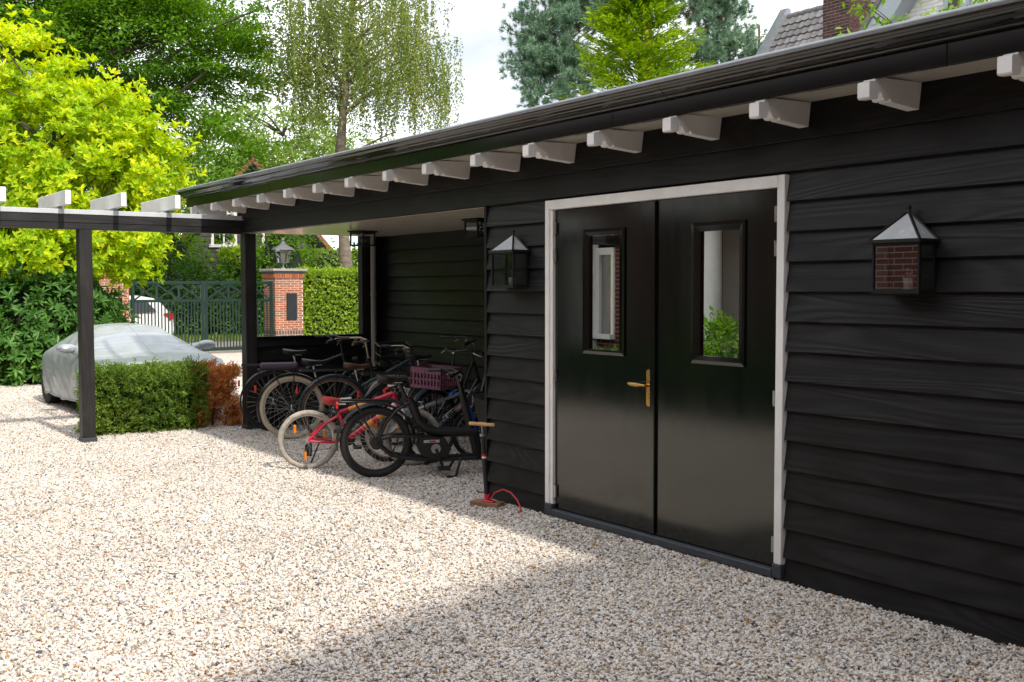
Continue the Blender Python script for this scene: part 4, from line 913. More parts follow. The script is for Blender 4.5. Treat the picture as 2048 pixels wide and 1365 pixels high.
for i, (lab, e, L, m) in enumerate([
        ('dark laurel shrub beyond the lane behind the gate centre', (-30.2, 7.1, 1.3, 1.6, 1.7, 1.3), .15, 'shrub'), ('laurel shrub beyond the lane left of the gate lantern', (-29.68, 9.04, 1.2, 1.45, 1.5, 1.3), .15, 'shrub'),
        ('tall green shrub right behind the gate lantern', (-28.6, 10.3, 2.2, 1.1, 1.1, 1.9), .13, 'beech'), ('rounded green shrub between the lantern and the birch trunk', (-28.96, 12.3, 1.8, 1.2, 1.2, 1.2), .13, 'far'),
        ('tall dark shrub under the red roof beyond the lane', (-34.2, 8.0, 2.4, 1.6, 1.6, 2.0), .16, 'beech'), ('dark laurel shrub behind the white hatchback', (-30.75, 5.4, 2.1, 1.6, 1.6, 2.0), .15, 'shrub'),
        ('dark shrub beyond the lane hidden mostly by the half hidden pillar', (-30.9, 3.2, 2.4, 1.7, 1.7, 2.3), .16, 'shrub'), ('green shrub beyond the lane standing past the tall hedge', (-28.8, 14.4, 1.8, 1.6, 1.6, 1.8), .14, 'shrub'),
        ('dark shrub behind the rhododendrons at the frame edge', (-24, -.6, 2.6, 2.4, 2.4, 2.6), .17, 'shrub')]):
    x, y, z, a, b_, c_ = e; t = thing('laurel_shrub', lab, 'shrub', (x, y, 0), group='shrubs beyond the lane')
    crown('foliage', L_[m], t, [e, (x+.2, y, z*.5, a*.95, b_*.95, c_*.6)], 200, 30, L, rc=.38, shell=.62, flat=.7, org=(x, y, 0))
    MB().ball((0, 0, z*.8), (a*.68, b_*.68, z*.85), 14, 8).build('shade_core', dk, t, 60)
# grass on the verge
n = 15000; x = -26.1-rng.random(n)*4.5; y = -2+rng.random(n)*20; P = np.stack([x, y, np.zeros(n)], 1); D = rdirs(n)*.5+np.array((0, 0, 1))
V, F = leafmesh(P, D, rdirs(n), .14*(.5+rng.random(n)), .022, .1)
tag(obj('grass', npmesh('grass', V, F), L_['grass']), 'rough green grass on the verge beyond the gate', 'grass', kind='stuff')

# ------------------------------------------------------------------ bicycles
def bmat(n, c, rough=.35, metal=0, **k): return pbr(n, c, rough, metal, var=.1, **k)
BM = dict(blk=bmat('black_enamel', (.012, .013, .015), .28), navy=bmat('petrol_enamel', (.018, .035, .05), .3), matt=bmat('matt_black', (.014, .014, .015), .5), tyre=MAT['black'],
          cream=bmat('cream_tyre', (.52, .44, .31), .75), grey=pbr('dusty_white_tyre', (.38, .345, .30), .9, var=.35, vscale=28, bmp=.5, bscale=70), brownt=bmat('brown_tyre', (.10, .055, .04), .8), alu=MAT['steel'],
          dark=bmat('dark_alloy', (.05, .05, .052), .35, .8), red=bmat('red_enamel', (.62, .015, .05), .25), orange=bmat('orange_flame', (.75, .28, .04), .3), wht=bmat('white_enamel', (.74, .73, .7), .3),
          blue=bmat('blue_enamel', (.01, .10, .62), .3), silver=bmat('silver_enamel', (.48, .52, .56), .3, .3), brown=bmat('brown_leather', (.10, .040, .028), .45), plum=bmat('plum_cushion', (.055, .035, .06), .7),
          mauve=bmat('mauve_plastic', (.17, .065, .10), .55), refl=bmat('red_reflector', (.6, .02, .01), .2), amber=bmat('amber_reflector', (.75, .22, .01), .2), gold=bmat('champagne_alloy', (.50, .43, .30), .35, .7), redgrip=bmat('red_grip', (.55, .05, .05), .6), bluegrip=bmat('blue_grip', (.02, .16, .55), .5))
def wheel(parent, name, c, R_, tr, tmat, rmat, steer=0, nsp=28, refl=False):
    w = bpy.data.objects.new(name, None); COL.objects.link(w); w.parent = parent; w.location = c; w.rotation_euler = (0, 0, steer)
    ro = R_-tr
    MB().ring((0, 0, 0), 'y', ro, tr, 56, 10).build('tyre', BM[tmat], w, 60)
    MB().ring((0, 0, 0), 'y', ro-tr*.95, tr*.42, 56, 6).build('rim', BM[rmat], w, 60)
    s = MB()
    for k in range(nsp):
        a = 2*math.pi*k/nsp; f = 1 if k % 2 else -1; b = a+f*.9*(1 if k % 4 < 2 else -1)
        s.tube([(.022*math.cos(b), .022*f, .022*math.sin(b)), ((ro-tr*1.1)*math.cos(a), .004*f, (ro-tr*1.1)*math.sin(a))], .0013, 4, caps=False)
    s.build('spokes', BM['alu'], w)
    MB().lathe([(0, -.05), (.008, -.05), (.008, -.034), (.026, -.032), (.026, -.028), (.014, -.024), (.014, .024), (.026, .028), (.026, .032), (.008, .034), (.008, .05), (0, .05)], n=14, axis='y').build('hub', BM['alu'], w, 40)
    if refl:
        for a in (20, 140, 260): MB().box((ro*.62)*math.cos(R(a))-.012, ro*.62*math.cos(R(a))+.012, -.012, .012, ro*.62*math.sin(R(a))-.04, ro*.62*math.sin(R(a))+.04, .006).build('spoke_reflector', BM['amber'], w)
    return w
def saddle(parent, x, z, mat, L=.26, W=.17, post=None, mat2=None):
    V = []; n = 14; m = 14
    for i in range(n):
        u = i/(n-1); hw = np.interp(u, [0, .12, .3, .5, .75, 1], [W*.30, W*.5, W*.5, W*.26, W*.15, W*.10]); th = np.interp(u, [0, .3, .6, 1], [.045, .055, .04, .03]); dz = .02*(1-u)**2*1.2-.006*math.sin(u*3.1)+.012*u*u
        for j in range(m):
            a = 2*math.pi*j/m; ca, sa = math.cos(a), math.sin(a); V.append((x-L*.45+u*L, hw*ca, z+dz+(th*.35*sa if sa > 0 else th*sa)))
    F = [(i*m+j, (i+1)*m+j, (i+1)*m+(j+1) % m, i*m+(j+1) % m) for i in range(n-1) for j in range(m)]+[tuple(range(m)), tuple((n-1)*m+j for j in range(m))[::-1]]
    o = MB().add(V, F).build('saddle', BM[mat], parent, 60)
    if mat2: MB().add([(p[0]+.001, p[1]*1.02, p[2]+.0015) for p in V[8*m:]], [(i*m+j, (i+1)*m+j, (i+1)*m+(j+1) % m, i*m+(j+1) % m) for i in range(n-9) for j in range(m)]).build('saddle_nose', BM[mat2], o, 60)
    MB().tube([(x-.07, .025, z-.03), (x+.09, .02, z-.035)], .004, 5).tube([(x-.07, -.025, z-.03), (x+.09, -.02, z-.035)], .004, 5).build('saddle_rails', BM['alu'], o)
    return o
def handlebar(parent, x, z, width, back, rise, mat, grip, steer=0, gl=.12):
    h = width/2; P = [(x-back, -h, z), (x-back*.75, -h*.82, z+.005), (x-.01, -h*.45, z+rise*.6), (x+.03, -.05, z-.0), (x+.03, .05, z-.0), (x-.01, h*.45, z+rise*.6), (x-back*.75, h*.82, z+.005), (x-back, h, z)]
    if steer:
        c, s = math.cos(steer), math.sin(steer); P = [(x+(p[0]-x)*c-p[1]*s, (p[0]-x)*s+p[1]*c, p[2]) for p in P]
    P2 = [tuple(q) for q in densify(P, 3)]
    o = MB().tube(P2, .011, 10).build('handlebar', BM[mat], parent, 60)
    for a, b in ((P[0], P[1]), (P[7], P[6])):
        a, b = Vector(a), Vector(b); d = (b-a).normalized(); MB().tube([a-d*.01, a, a+d*gl*.5, a+d*gl], [.015, .0175, .0165, .0165], 10).build('grip', BM[grip], o, 60)
        l = a+d*(gl+.04); MB().tube([l, l+Vector((.05, 0, -.02)), l+Vector((.02, (-d.y)*.09, -.05))], .005, 5).build('brake_lever', BM['alu'], o)
    MB().tube([(x-.05, 0, z-.0), (x+.03, 0, z-.01)], .014, 8).build('stem_clamp', BM['alu'], o)
    return o
def crankset(parent, x, z, mat='dark', L=.165, ang=-70, y=.05, ring=.09):
    o = MB().lathe([(0, y-.004), (ring, y-.003), (ring, y+.003), (0, y+.004)], (x, 0, z), 28, 'y').tube([(x, -.075, z), (x, .085, z)], .014, 8).build('chainring', BM[mat], parent, 40)
    for s in (1, -1):
        a = R(ang+(0 if s > 0 else 180)); px, pz = x+L*math.cos(a), z+L*math.sin(a)
        MB().tube([(x, s*.075, z), (px, s*.082, pz)], [.013, .009], 6).build('crank_arm', BM[mat], o); MB().box(px-.04, px+.04, s*.135-.035, s*.135+.035, pz-.011, pz+.011, .004).build('pedal', BM['matt'], o)
    return o
def guard(parent, c, Rg, a0, a1, mat, w=.03):
    V = []; n = 26; A = [R(a0+(a1-a0)*i/n) for i in range(n+1)]
    for a in A:
        for y, dr in ((-w, -.012), (-w*.6, .001), (0, .006), (w*.6, .001), (w, -.012)): V.append((c[0]+(Rg+dr)*math.cos(a), y, c[2]+(Rg+dr)*math.sin(a)))
    F = [(i*5+j, i*5+j+1, (i+1)*5+j+1, (i+1)*5+j) for i in range(n) for j in range(4)]
    return MB().add(V, F).build('mudguard', BM[mat], parent, 60)
def rack(parent, R_, mat, z=None, x0=-.34, x1=.16):
    z = z or 2*R_+.07; m = MB()
    for y in (-.06, 0, .06): m.tube([(x0, y, z), (x1, y, z)], .006, 6)
    m.tube([(x0, -.06, z), (x0-.01, 0, z), (x0, .06, z)], .006, 6).tube([(x1, -.06, z), (x1, .06, z)], .006, 6)
    for y in (-.07, .07): m.tube([(-.02, y, R_), (-.20, y*.95, z)], .006, 6).tube([(0, y, R_), (.02, y*.95, z)], .006, 6)
    return m.build('luggage_rack', BM[mat], parent, 50)
def bike_root(label, x, y, s, lean=0):
    t = thing('bicycle', label, 'bicycle', (x, y, .006), R(90-s), 'bicycles parked in the bay'); t.rotation_euler = (lean, 0, R(90-s)); return t
def city(label, x, y, s, frame='blk', tmat='tyre', rmat='alu', step=False, sad='matt', sz=.92, bar='dark', grip='matt', bz=1.05, R_=.345, tr=.02, wb=1.1, lean=R(4), steer=.12, fbox=None, cushion=False, guards=True, light=True, bx=.0):
    t = bike_root(label, x, y, s, lean); bb = (.45, 0, .28); sx = .22; st = (.30, 0, .62); hx = .84+bx
    wheel(t, 'rear_wheel', (0, 0, R_), R_, tr, tmat, rmat); wheel(t, 'front_wheel', (wb, 0, R_), R_, tr, tmat, rmat, steer)
    f = MB(); r = .0165; ht, hb = (hx-.03, 0, .86), (hx+.03, 0, .68)
    f.tube([ht, hb], .02, 10); f.tube([bb, (sx+.03, 0, sz-.16)], r, 10)
    if step: f.tube([hb, (hx-.1, 0, .45), (.62, 0, .33), bb], r, 10).tube([ht, (hx-.14, 0, .55), (.62, 0, .42), (.42, 0, .42)], r*.85, 10)
    else: f.tube([ht, (sx+.06, 0, sz-.22)], r, 10).tube([hb, bb], r*1.1, 10)
    for sy in (-.055, .055): f.tube([bb, (.3, sy, .3), (0, sy, R_)], .009, 8).tube([(sx+.04, sy*.4, sz-.24), (0, sy, R_)], .008, 8)
    f.build('frame', BM[frame], t, 50)
    fk = MB().tube([hb, (hx+.05, 0, .64)], .017, 8)
    for sy in (-.05, .05): fk.tube([(hx+.05, sy*.8, .65), (hx+.10, sy, .55), (wb-.04, sy, R_+.03), (wb, sy, R_)], .010, 8)
    fk.build('fork', BM[frame], t, 50)
    MB().tube([(sx+.035, 0, sz-.18), (sx, 0, sz-.03)], .0125, 10).build('seat_post', BM['alu'], t, 50); saddle(t, sx, sz, sad)
    MB().tube([(hx-.03, 0, .86), (hx-.06, 0, bz-.01)], .011, 8).build('steering_stem', BM[bar], t, 50)
    handlebar(t, hx-.07, bz, .60, .20, .03, bar, grip, steer)
    cs = crankset(t, bb[0], bb[2]); MB().prism([(-.05, R_-.045), (-.05, R_+.05), (.42, .36), (.55, .34), (.56, .22), (.42, .19)], 'y', .062, .076).build('chain_guard', BM['matt'], t)
    if guards: guard(t, (0, 0, R_), R_+.022, -10, 205, frame); guard(t, (wb, 0, R_), R_+.022, 20, 205, frame)
    rk = rack(t, R_, 'matt')
    if cushion: MB().box(-.33, .06, -.075, .075, 2*R_+.078, 2*R_+.135, .018).build('carrier_cushion', BM['plum'], rk)
    MB().box(-R_-.045, -R_-.022, -.02, .02, 2*R_-.17, 2*R_-.10, .006).build('rear_reflector', BM['refl'], t)
    if light: MB().lathe([(0, .0), (.03, .0), (.034, -.01), (.02, -.06), (0, -.065)], (hx+.14, 0, .80), 12, 'x').build('head_lamp', BM['matt'], t, 40)
    MB().tube([(.28, .05, .30), (.20, .16, .012)], .008, 6).build('kickstand', BM['alu'], t)
    if fbox: fbox(t, wb, R_)
    return t
def front_tray(t, wb, R_):
    z = .80; m = MB()
    for q in ((-.2, -.2, .2, -.2), (.2, -.2, .2, .2), (.2, .2, -.2, .2), (-.2, .2, -.2, -.2)):
        for dz in (0, .10, .20): m.tube([(wb-.02+q[0]*.85, q[1], z+dz), (wb-.02+q[2]*.85, q[3], z+dz)], .007 if dz != .2 else .011, 6)
    for k in range(5): m.tube([(wb-.02-.17+k*.085, -.2, z), (wb-.02-.17+k*.085, .2, z)], .005, 5)
    for sx in (-.17, .17):
        for sy in (-.2, .2): m.tube([(wb-.02+sx, sy, z), (wb-.02+sx, sy, z+.2)], .007, 6)
    for sy in (-.07, .07): m.tube([(wb, sy, R_), (wb+.05, sy*1.3, z)], .006, 6)
    m.build('front_carrier', BM['blk'], t, 50)
def mauve_crate(t, wb, R_):
    z = .70; x = wb-.05; c = MB(); a, b, h = .145, .175, .19
    def wall(p, q):
        n = 9; P = Vector(p); Q = Vector(q)
        for z0, z1 in ((0, .03), (.075, .092), (.135, .19)):
            for o, s in ((P, Q),):
                d = (s-o); nrm = Vector((-d.y, d.x, 0)).normalized()*.004
                c.add([o-nrm+Vector((0, 0, z0)), s-nrm+Vector((0, 0, z0)), s+nrm+Vector((0, 0, z0)), o+nrm+Vector((0, 0, z0)), o-nrm+Vector((0, 0, z1)), s-nrm+Vector((0, 0, z1)), s+nrm+Vector((0, 0, z1)), o+nrm+Vector((0, 0, z1))],
                      [(0, 1, 5, 4), (1, 2, 6, 5), (2, 3, 7, 6), (3, 0, 4, 7), (4, 5, 6, 7), (3, 2, 1, 0)])
        for k in range(n+1):
            p_ = P.lerp(Q, k/n); c.box(p_.x-.007, p_.x+.007, p_.y-.007, p_.y+.007, p_.z+.001, p_.z+h-.002)
    K = [(x-a, -b, z), (x+a, -b, z), (x+a, b, z), (x-a, b, z)]
    for i in range(4): wall(K[i], K[(i+1) % 4])
    c.box(x-a, x+a, -b, b, z-.004, z+.003); c.build('crate', BM['mauve'], t)
    m = MB()
    for sy in (-.07, .07): m.tube([(wb, sy, R_), (wb+.03, sy, z-.01)], .007, 6)
    m.tube([(x-a, -.08, z-.012), (x+a, -.08, z-.012)], .007, 6).tube([(x-a, .08, z-.012), (x+a, .08, z-.012)], .007, 6).build('front_carrier', BM['matt'], t)
city('black upright bicycle closest to the corner post with thin blue grey saddle', -5.40, .20, 20, 'blk', 'tyre', 'dark', False, 'matt', .90, 'dark', 'matt', 1.04, bx=-.04)
city('black bicycle with cream tyres and a plum cushion on its carrier', -4.67, .10, 20, 'blk', 'cream', 'alu', True, 'matt', .83, 'gold', 'brown', 1.05, tr=.027, fbox=front_tray, cushion=True)
city('petrol black bicycle with a brown leather saddle and champagne handlebar', -4.24, .378, 20, 'navy', 'brownt', 'alu', False, 'brown', .80, 'gold', 'matt', .97, fbox=None)
city('black step-through bicycle squeezed in behind the brown saddle bicycle', -3.55, .72, 16, 'blk', 'tyre', 'dark', True, 'matt', .93, 'dark', 'matt', 1.08, lean=R(6))
city('dark bicycle parked nose out with a mauve plastic crate on its front carrier', -2.80, 1.50, 160, 'navy', 'tyre', 'dark', True, 'matt', .98, 'dark', 'matt', 1.02, fbox=mauve_crate, lean=R(-2), steer=-.1)
def kid(label, x, y, s, R_, wb, tmat, rmat, top, low, fork, sad, sad2, grip, tr=.0235, lean=R(5), kind='red', sz=.62, bz=.74):
    t = bike_root(label, x, y, s, lean); hx = wb-.16; ht, hb = Vector((hx-.01, 0, sz+.06)), Vector((hx+.035, 0, sz-.06)); bb = Vector((.35, 0, R_-.005)); st = Vector((.27, 0, sz-.11))
    wheel(t, 'rear_wheel', (0, 0, R_), R_, tr, tmat, rmat, 0, 24, True); wheel(t, 'front_wheel', (wb, 0, R_), R_, tr, tmat, rmat, -.1, 24, True)
    f = MB().tube([ht, hb], .022, 10).tube([bb, st], .017, 10)
    for sy in (-.055, .055): f.tube([bb, (.2, sy, R_-.02), (0, sy, R_)], .010, 8).tube([st-Vector((0, 0, .03)), (.12, sy, (R_+sz)*.5-.05), (0, sy, R_)], .010, 8)
    f.build('frame', BM[top], t, 50)
    a, b = hb+Vector((0, 0, .015)), bb
    d = MB().tube([a, a.lerp(b, .3), b], [.028, .030, .022], 12).build('down_tube', BM[low], t, 50)
    MB().tube([ht-Vector((0, 0, .01)), (ht+st)/2+Vector((0, 0, -.01)), st], [.024, .020, .016], 12).build('top_tube', BM['silver' if kind == 'cube' else 'red'], t, 50)
    if kind == 'red':
        for k, (u, w, y) in enumerate(((.28, .42, .022), (.5, .66, .020))):
            p, q = a.lerp(b, u), a.lerp(b, w); MB().tube([p, p.lerp(q, .5), q], [.0315, .0315, .028], 12).build('flame_decal', BM['orange'], d, 50)
        MB().tube([hb+Vector((-.02, 0, .005)), hb.lerp(bb, .16)], [.034, .031], 12).build('white_decal', BM['wht'], d, 50)
        tt0, tt1 = (ht+st)/2, st; MB().tube([ht.lerp(st, .5)+Vector((0, 0, -.009)), ht.lerp(st, .82)+Vector((0, 0, -.003))], [.0215, .0185], 12).build('flame_decal', BM['orange'], d, 50)
    else:
        cu = bpy.data.curves.new('lettering', 'FONT'); cu.body = 'CUBE'; cu.size = .072; cu.align_x = 'CENTER'; cu.align_y = 'CENTER'; cu.extrude = .001; cu.offset = .002
        tmp = bpy.data.objects.new('tmp', cu); COL.objects.link(tmp); dg = bpy.context.evaluated_depsgraph_get(); dg.update(); me = bpy.data.meshes.new_from_object(tmp.evaluated_get(dg)); me.name = 'lettering'; bpy.data.objects.remove(tmp)
        ang = math.atan2((a-b).z, (a-b).x); c = a.lerp(b, .42)
        lt = obj('lettering', me, BM['matt'], d, (c.x, -.0315, c.z), (R(90), -ang, 0)); lt.rotation_euler = Matrix.Rotation(-ang, 3, 'Y').to_4x4().to_3x3().to_euler() if False else (Matrix.Rotation(-ang, 3, 'Y') @ Matrix.Rotation(R(90), 3, 'X')).to_euler()
        p, q = a.lerp(b, .08)+Vector((0, -.012, .022)), a.lerp(b, .85)+Vector((0, -.012, .016)); MB().tube([p, q], [.011, .009], 8).build('red_stripe', BM['red'], d, 50)
        p, q = ht.lerp(st, .1)+Vector((0, -.010, .014)), ht.lerp(st, .4)+Vector((0, -.008, .012)); MB().tube([p, q], [.011, .008], 8).build('blue_stripe', BM['blue'], d, 50)
    fk = MB().tube([hb, hb+Vector((.02, 0, -.03))], .018, 8)
    for sy in (-.055, .055): fk.tube([hb+Vector((.015, 0, -.02)), hb+Vector((.03, sy*.8, -.015)), hb+Vector((.05, sy, -.07)), (wb-.01, sy, R_)], .014, 8)
    fk.build('fork', BM[fork], t, 50)
    MB().tube([st, (.235, 0, sz-.02)], .012, 10).build('seat_post', BM['matt'], t, 50); saddle(t, .24, sz, sad, .25, .13, mat2=sad2)
    MB().tube([ht, (hx-.02, 0, bz-.02)], .014, 8).build('steering_stem', BM['matt'], t, 50); handlebar(t, hx-.01, bz, .54, .07, .01, 'matt', grip, -.1, .10)
    crankset(t, bb.x, bb.z, 'dark', .14, -50, ring=.07); MB().box(-.03, .035, .03, .045, R_-.16, R_-.05, .006).tube([(0, .05, R_), (.01, .05, R_-.06)], .02, 8).build('derailleur', BM['matt'], t)
    MB().tube([(0, .052, R_+.028), (bb.x, .052, bb.z+.07)], .003, 4).tube([(0.01, .052, R_-.12), (bb.x, .052, bb.z-.07)], .003, 4).build('chain', BM['dark'], t)
    c = MB(); 
    for k in range(3): c.tube([(hx+.0, .03*k-.03, bz), (hx+.10+.02*k, .04*k-.04, bz-.04), (hx+.10, .03*k-.03, bz-.16), (hx+.0, .02*k-.02, bz-.24)], .0028, 5)
    c.build('brake_cable', BM['wht'], t)
    MB().tube([(.1, .06, R_-.04), (.02, .14, .012)], .008, 6).build('kickstand', BM['matt'], t)
kid("red children's mountain bike with dusty white tyres and orange flames", -2.797, -.572, 24, .268, .92, 'grey', 'alu', 'red', 'red', 'wht', 'redgrip', 'wht', 'redgrip')
kid("silver and red children's mountain bike with a blue fork behind the cargo bike", -2.74, .20, 30, .255, .84, 'tyre', 'alu', 'silver', 'silver', 'blue', 'matt', None, 'bluegrip', kind='cube', sz=.60, bz=.68)
def cargo():
    t = bike_root('long black electric cargo bike with a steering column and black box', -2.06, -.289, 21, R(2)); R_ = .305; mt = BM['matt']
    wheel(t, 'rear_wheel', (0, 0, R_), R_, .03, 'tyre', 'dark', 0, 32); wheel(t, 'front_wheel', (1.95, 0, .25), .25, .028, 'tyre', 'dark', 0, 28)
    f = MB()
    f.tube([(.27, 0, .68), (.31, 0, .62), (.36, 0, .48), (.43, 0, .41), (.52, 0, .375), (.70, 0, .37), (.86, 0, .37)], [.034, .037, .040, .042, .042, .042, .042], 14)
    for sy in (-.07, .07):
        f.tube([(0, sy, R_), (.12, sy, .20), (.25, sy, .17), (.50, sy*.9, .145), (.86, sy, .15)], .016, 10)
        f.tube([(.02, sy, R_+.03), (.14, sy, .36), (.40, sy*.8, .345), (.50, sy*.7, .26)], .011, 8)
        f.tube([(0, sy, R_), (.08, sy, .48), (.17, sy*.8, .58), (.28, sy*.4, .64)], .013, 8)
    f.tube([(.86, 0, .37), (.90, 0, .15)], .030, 10); f.tube([(.86, 0, .15), (1.55, 0, .20), (1.86, 0, .42)], .028, 10); f.build('frame', mt, t, 50)
    MB().tube([(.885, 0, .13), (.82, 0, .40), (.745, 0, .69)], [.034, .034, .030], 12).build('steering_column', mt, t, 50)
    MB().tube([(.745, 0, .69), (.705, 0, .86)], .019, 10).build('steering_stem', BM['dark'], t, 50); handlebar(t, .70, .88, .58, .16, .04, 'dark', 'matt', .1, .13)
    fk = MB().tube([(1.80, 0, .60), (1.88, 0, .42)], .02, 8)
    for sy in (-.055, .055): fk.tube([(1.87, sy*.7, .44), (1.95, sy, .25)], .012, 8)
    fk.build('fork', mt, t, 50)
    g = MB().prism([(.36, .34), (.47, .345), (.58, .33), (.635, .24), (.60, .17), (.46, .155), (.38, .19), (.35, .26)], 'y', -.088, .06); mo = g.build('motor', mt, t)
    MB().box(.395, .53, -.091, -.0885, .298, .322, .001).build('motor_badge', BM['silver'], mo); MB().box(.44, .50, -.0925, -.0911, .303, .317).build('motor_badge_stripe', BM['red'], mo)
    cs = MB().lathe([(0, -.095), (.040, -.095), (.043, -.088), (.043, .0)], (.50, 0, .245), 20, 'y').build('crank_spider', BM['alu'], t, 40)
    for s, a in ((-1, -70), (1, 110)):
        px, pz = .50+.17*math.cos(R(a)), .245+.17*math.sin(R(a)); MB().tube([(.50, s*.10, .245), (px, s*.105, pz)], [.014, .010], 8).build('crank_arm', mt, cs, 40); MB().box(px-.05, px+.05, s*.15-.04, s*.15+.04, pz-.012, pz+.012, .004).build('pedal', mt, cs)
    guard(t, (0, 0, R_), R_+.03, -5, 190, 'matt', .038); saddle(t, .13, .845, 'matt', .26, .17)
    MB().tube([(.265, 0, .66), (.19, 0, .82)], .016, 10).build('seat_post', BM['dark'], t, 50)
    rk = MB()
    for y in (-.065, .065): rk.tube([(-.30, y, .665), (.16, y, .655), (.24, y*.6, .62)], .009, 8).tube([(.0, y*1.1, R_), (-.18, y, .66)], .008, 6)
    rk.tube([(-.30, -.065, .665), (-.30, .065, .665)], .009, 8).build('luggage_rack', BM['dark'], t, 50)
    MB().box(-.335, -.315, -.03, .03, .60, .655, .006).build('rear_light', BM['refl'], t)
    MB().lathe([(0, -.07), (.055, -.068), (.055, .05), (0, .06)], (0, 0, R_), 18, 'y').build('hub_gear', BM['dark'], t, 40)
    ks = MB()
    for sy in (-.16, .16): ks.tube([(.72, sy*.5, .16), (.66, sy, .02), (.58, sy*1.1, .012)], .012, 8)
    ks.build('kickstand', mt, t, 50)
    b = MB(); P0 = [(.98, -.24, .20), (1.55, -.24, .20), (1.55, .24, .20), (.98, .24, .20)]; P1 = [(.90, -.30, .66), (1.70, -.30, .66), (1.70, .30, .66), (.90, .30, .66)]
    Q1 = [(.92, -.28, .66), (1.68, -.28, .66), (1.68, .28, .66), (.92, .28, .66)]; Q0 = [(1.0, -.22, .22), (1.53, -.22, .22), (1.53, .22, .22), (1.0, .22, .22)]
    b.add(P0+P1+Q1+Q0, [(0, 3, 2, 1)]+[(i, (i+1) % 4, 4+(i+1) % 4, 4+i) for i in range(4)]+[(4+i, 4+(i+1) % 4, 8+(i+1) % 4, 8+i) for i in range(4)]+[(8+i, 8+(i+1) % 4, 12+(i+1) % 4, 12+i) for i in range(4)]+[(12, 13, 14, 15)])
    bx = b.build('cargo_box', pbr('dark_grey_box', (.045, .042, .038), .55, var=.1), t); MB().tube([(.89, -.31, .665), (.89, .31, .665), (1.71, .31, .665), (1.71, -.31, .665)], .014, 8, True).build('box_rim', BM['dark'], bx, 50)
cargo()

# ------------------------------------------------------------------ floor pump
def pump():
    t = thing('floor_pump', 'black bicycle floor pump with wooden handle leaning on the barn corner', 'pump', (-.50, -.20, .012), R(25)); wd = pbr('pump_wood', (.55, .33, .15), .6, var=.2, vscale=10, scale=(1, 8, 8)); bd = wood('pump_base_wood', (.17, .09, .05), (.28, .16, .09), .7, .3)
    MB().box(-.12, .12, -.055, .055, 0, .032, .003).build('wooden_base', bd, t)
    MB().lathe([(.0, .032), (.036, .032), (.034, .042), (.022, .05), (.022, .085), (0, .085)], n=16).tube([(-.03, -.03, .037), (.07, -.035, .037)], .006, 6).tube([(-.03, .03, .037), (.07, .0, .037), (.07, -.035, .037)], .006, 6).build('foot_clamp', BM['red'], t, 40)
    tilt = lambda z: (-.055*z/.5, .03*z/.5, z)
    br = MB().tube([tilt(.06), tilt(.50)], .017, 14).build('barrel', BM['matt'], t, 50)
    MB().tube([tilt(.36), tilt(.375)], .0178, 14).build('red_band', BM['red'], br, 50); MB().tube([tilt(.345), tilt(.358)], .0178, 14).build('white_band', BM['wht'], br, 50)
    MB().tube([tilt(.505), tilt(.522)], .0195, 14).build('collar', BM['alu'], br, 50)
    MB().tube([tilt(.52), tilt(.585)], .0055, 8).build('piston_rod', BM['alu'], t, 50)
    c = Vector(tilt(.595)); d = Vector((math.cos(R(25)), math.sin(R(25))*.2, -.01)).normalized(); MB().tube([c-d*.105, c-d*.10, c-d*.05, c, c+d*.05, c+d*.10, c+d*.105], [.009, .014, .012, .016, .012, .014, .009], 12).build('handle', wd, t, 60)
    P = [(.03, .0, .05), (.06, .01, .10), (.12, .03, .125), (.20, .0, .115), (.28, -.05, .08), (.33, -.09, .04), (.35, -.12, .012), (.34, -.14, .008)]
    MB().tube([tuple(p) for p in densify(P, 3)], .006, 8).build('hose', BM['redgrip'], t, 60)
pump()

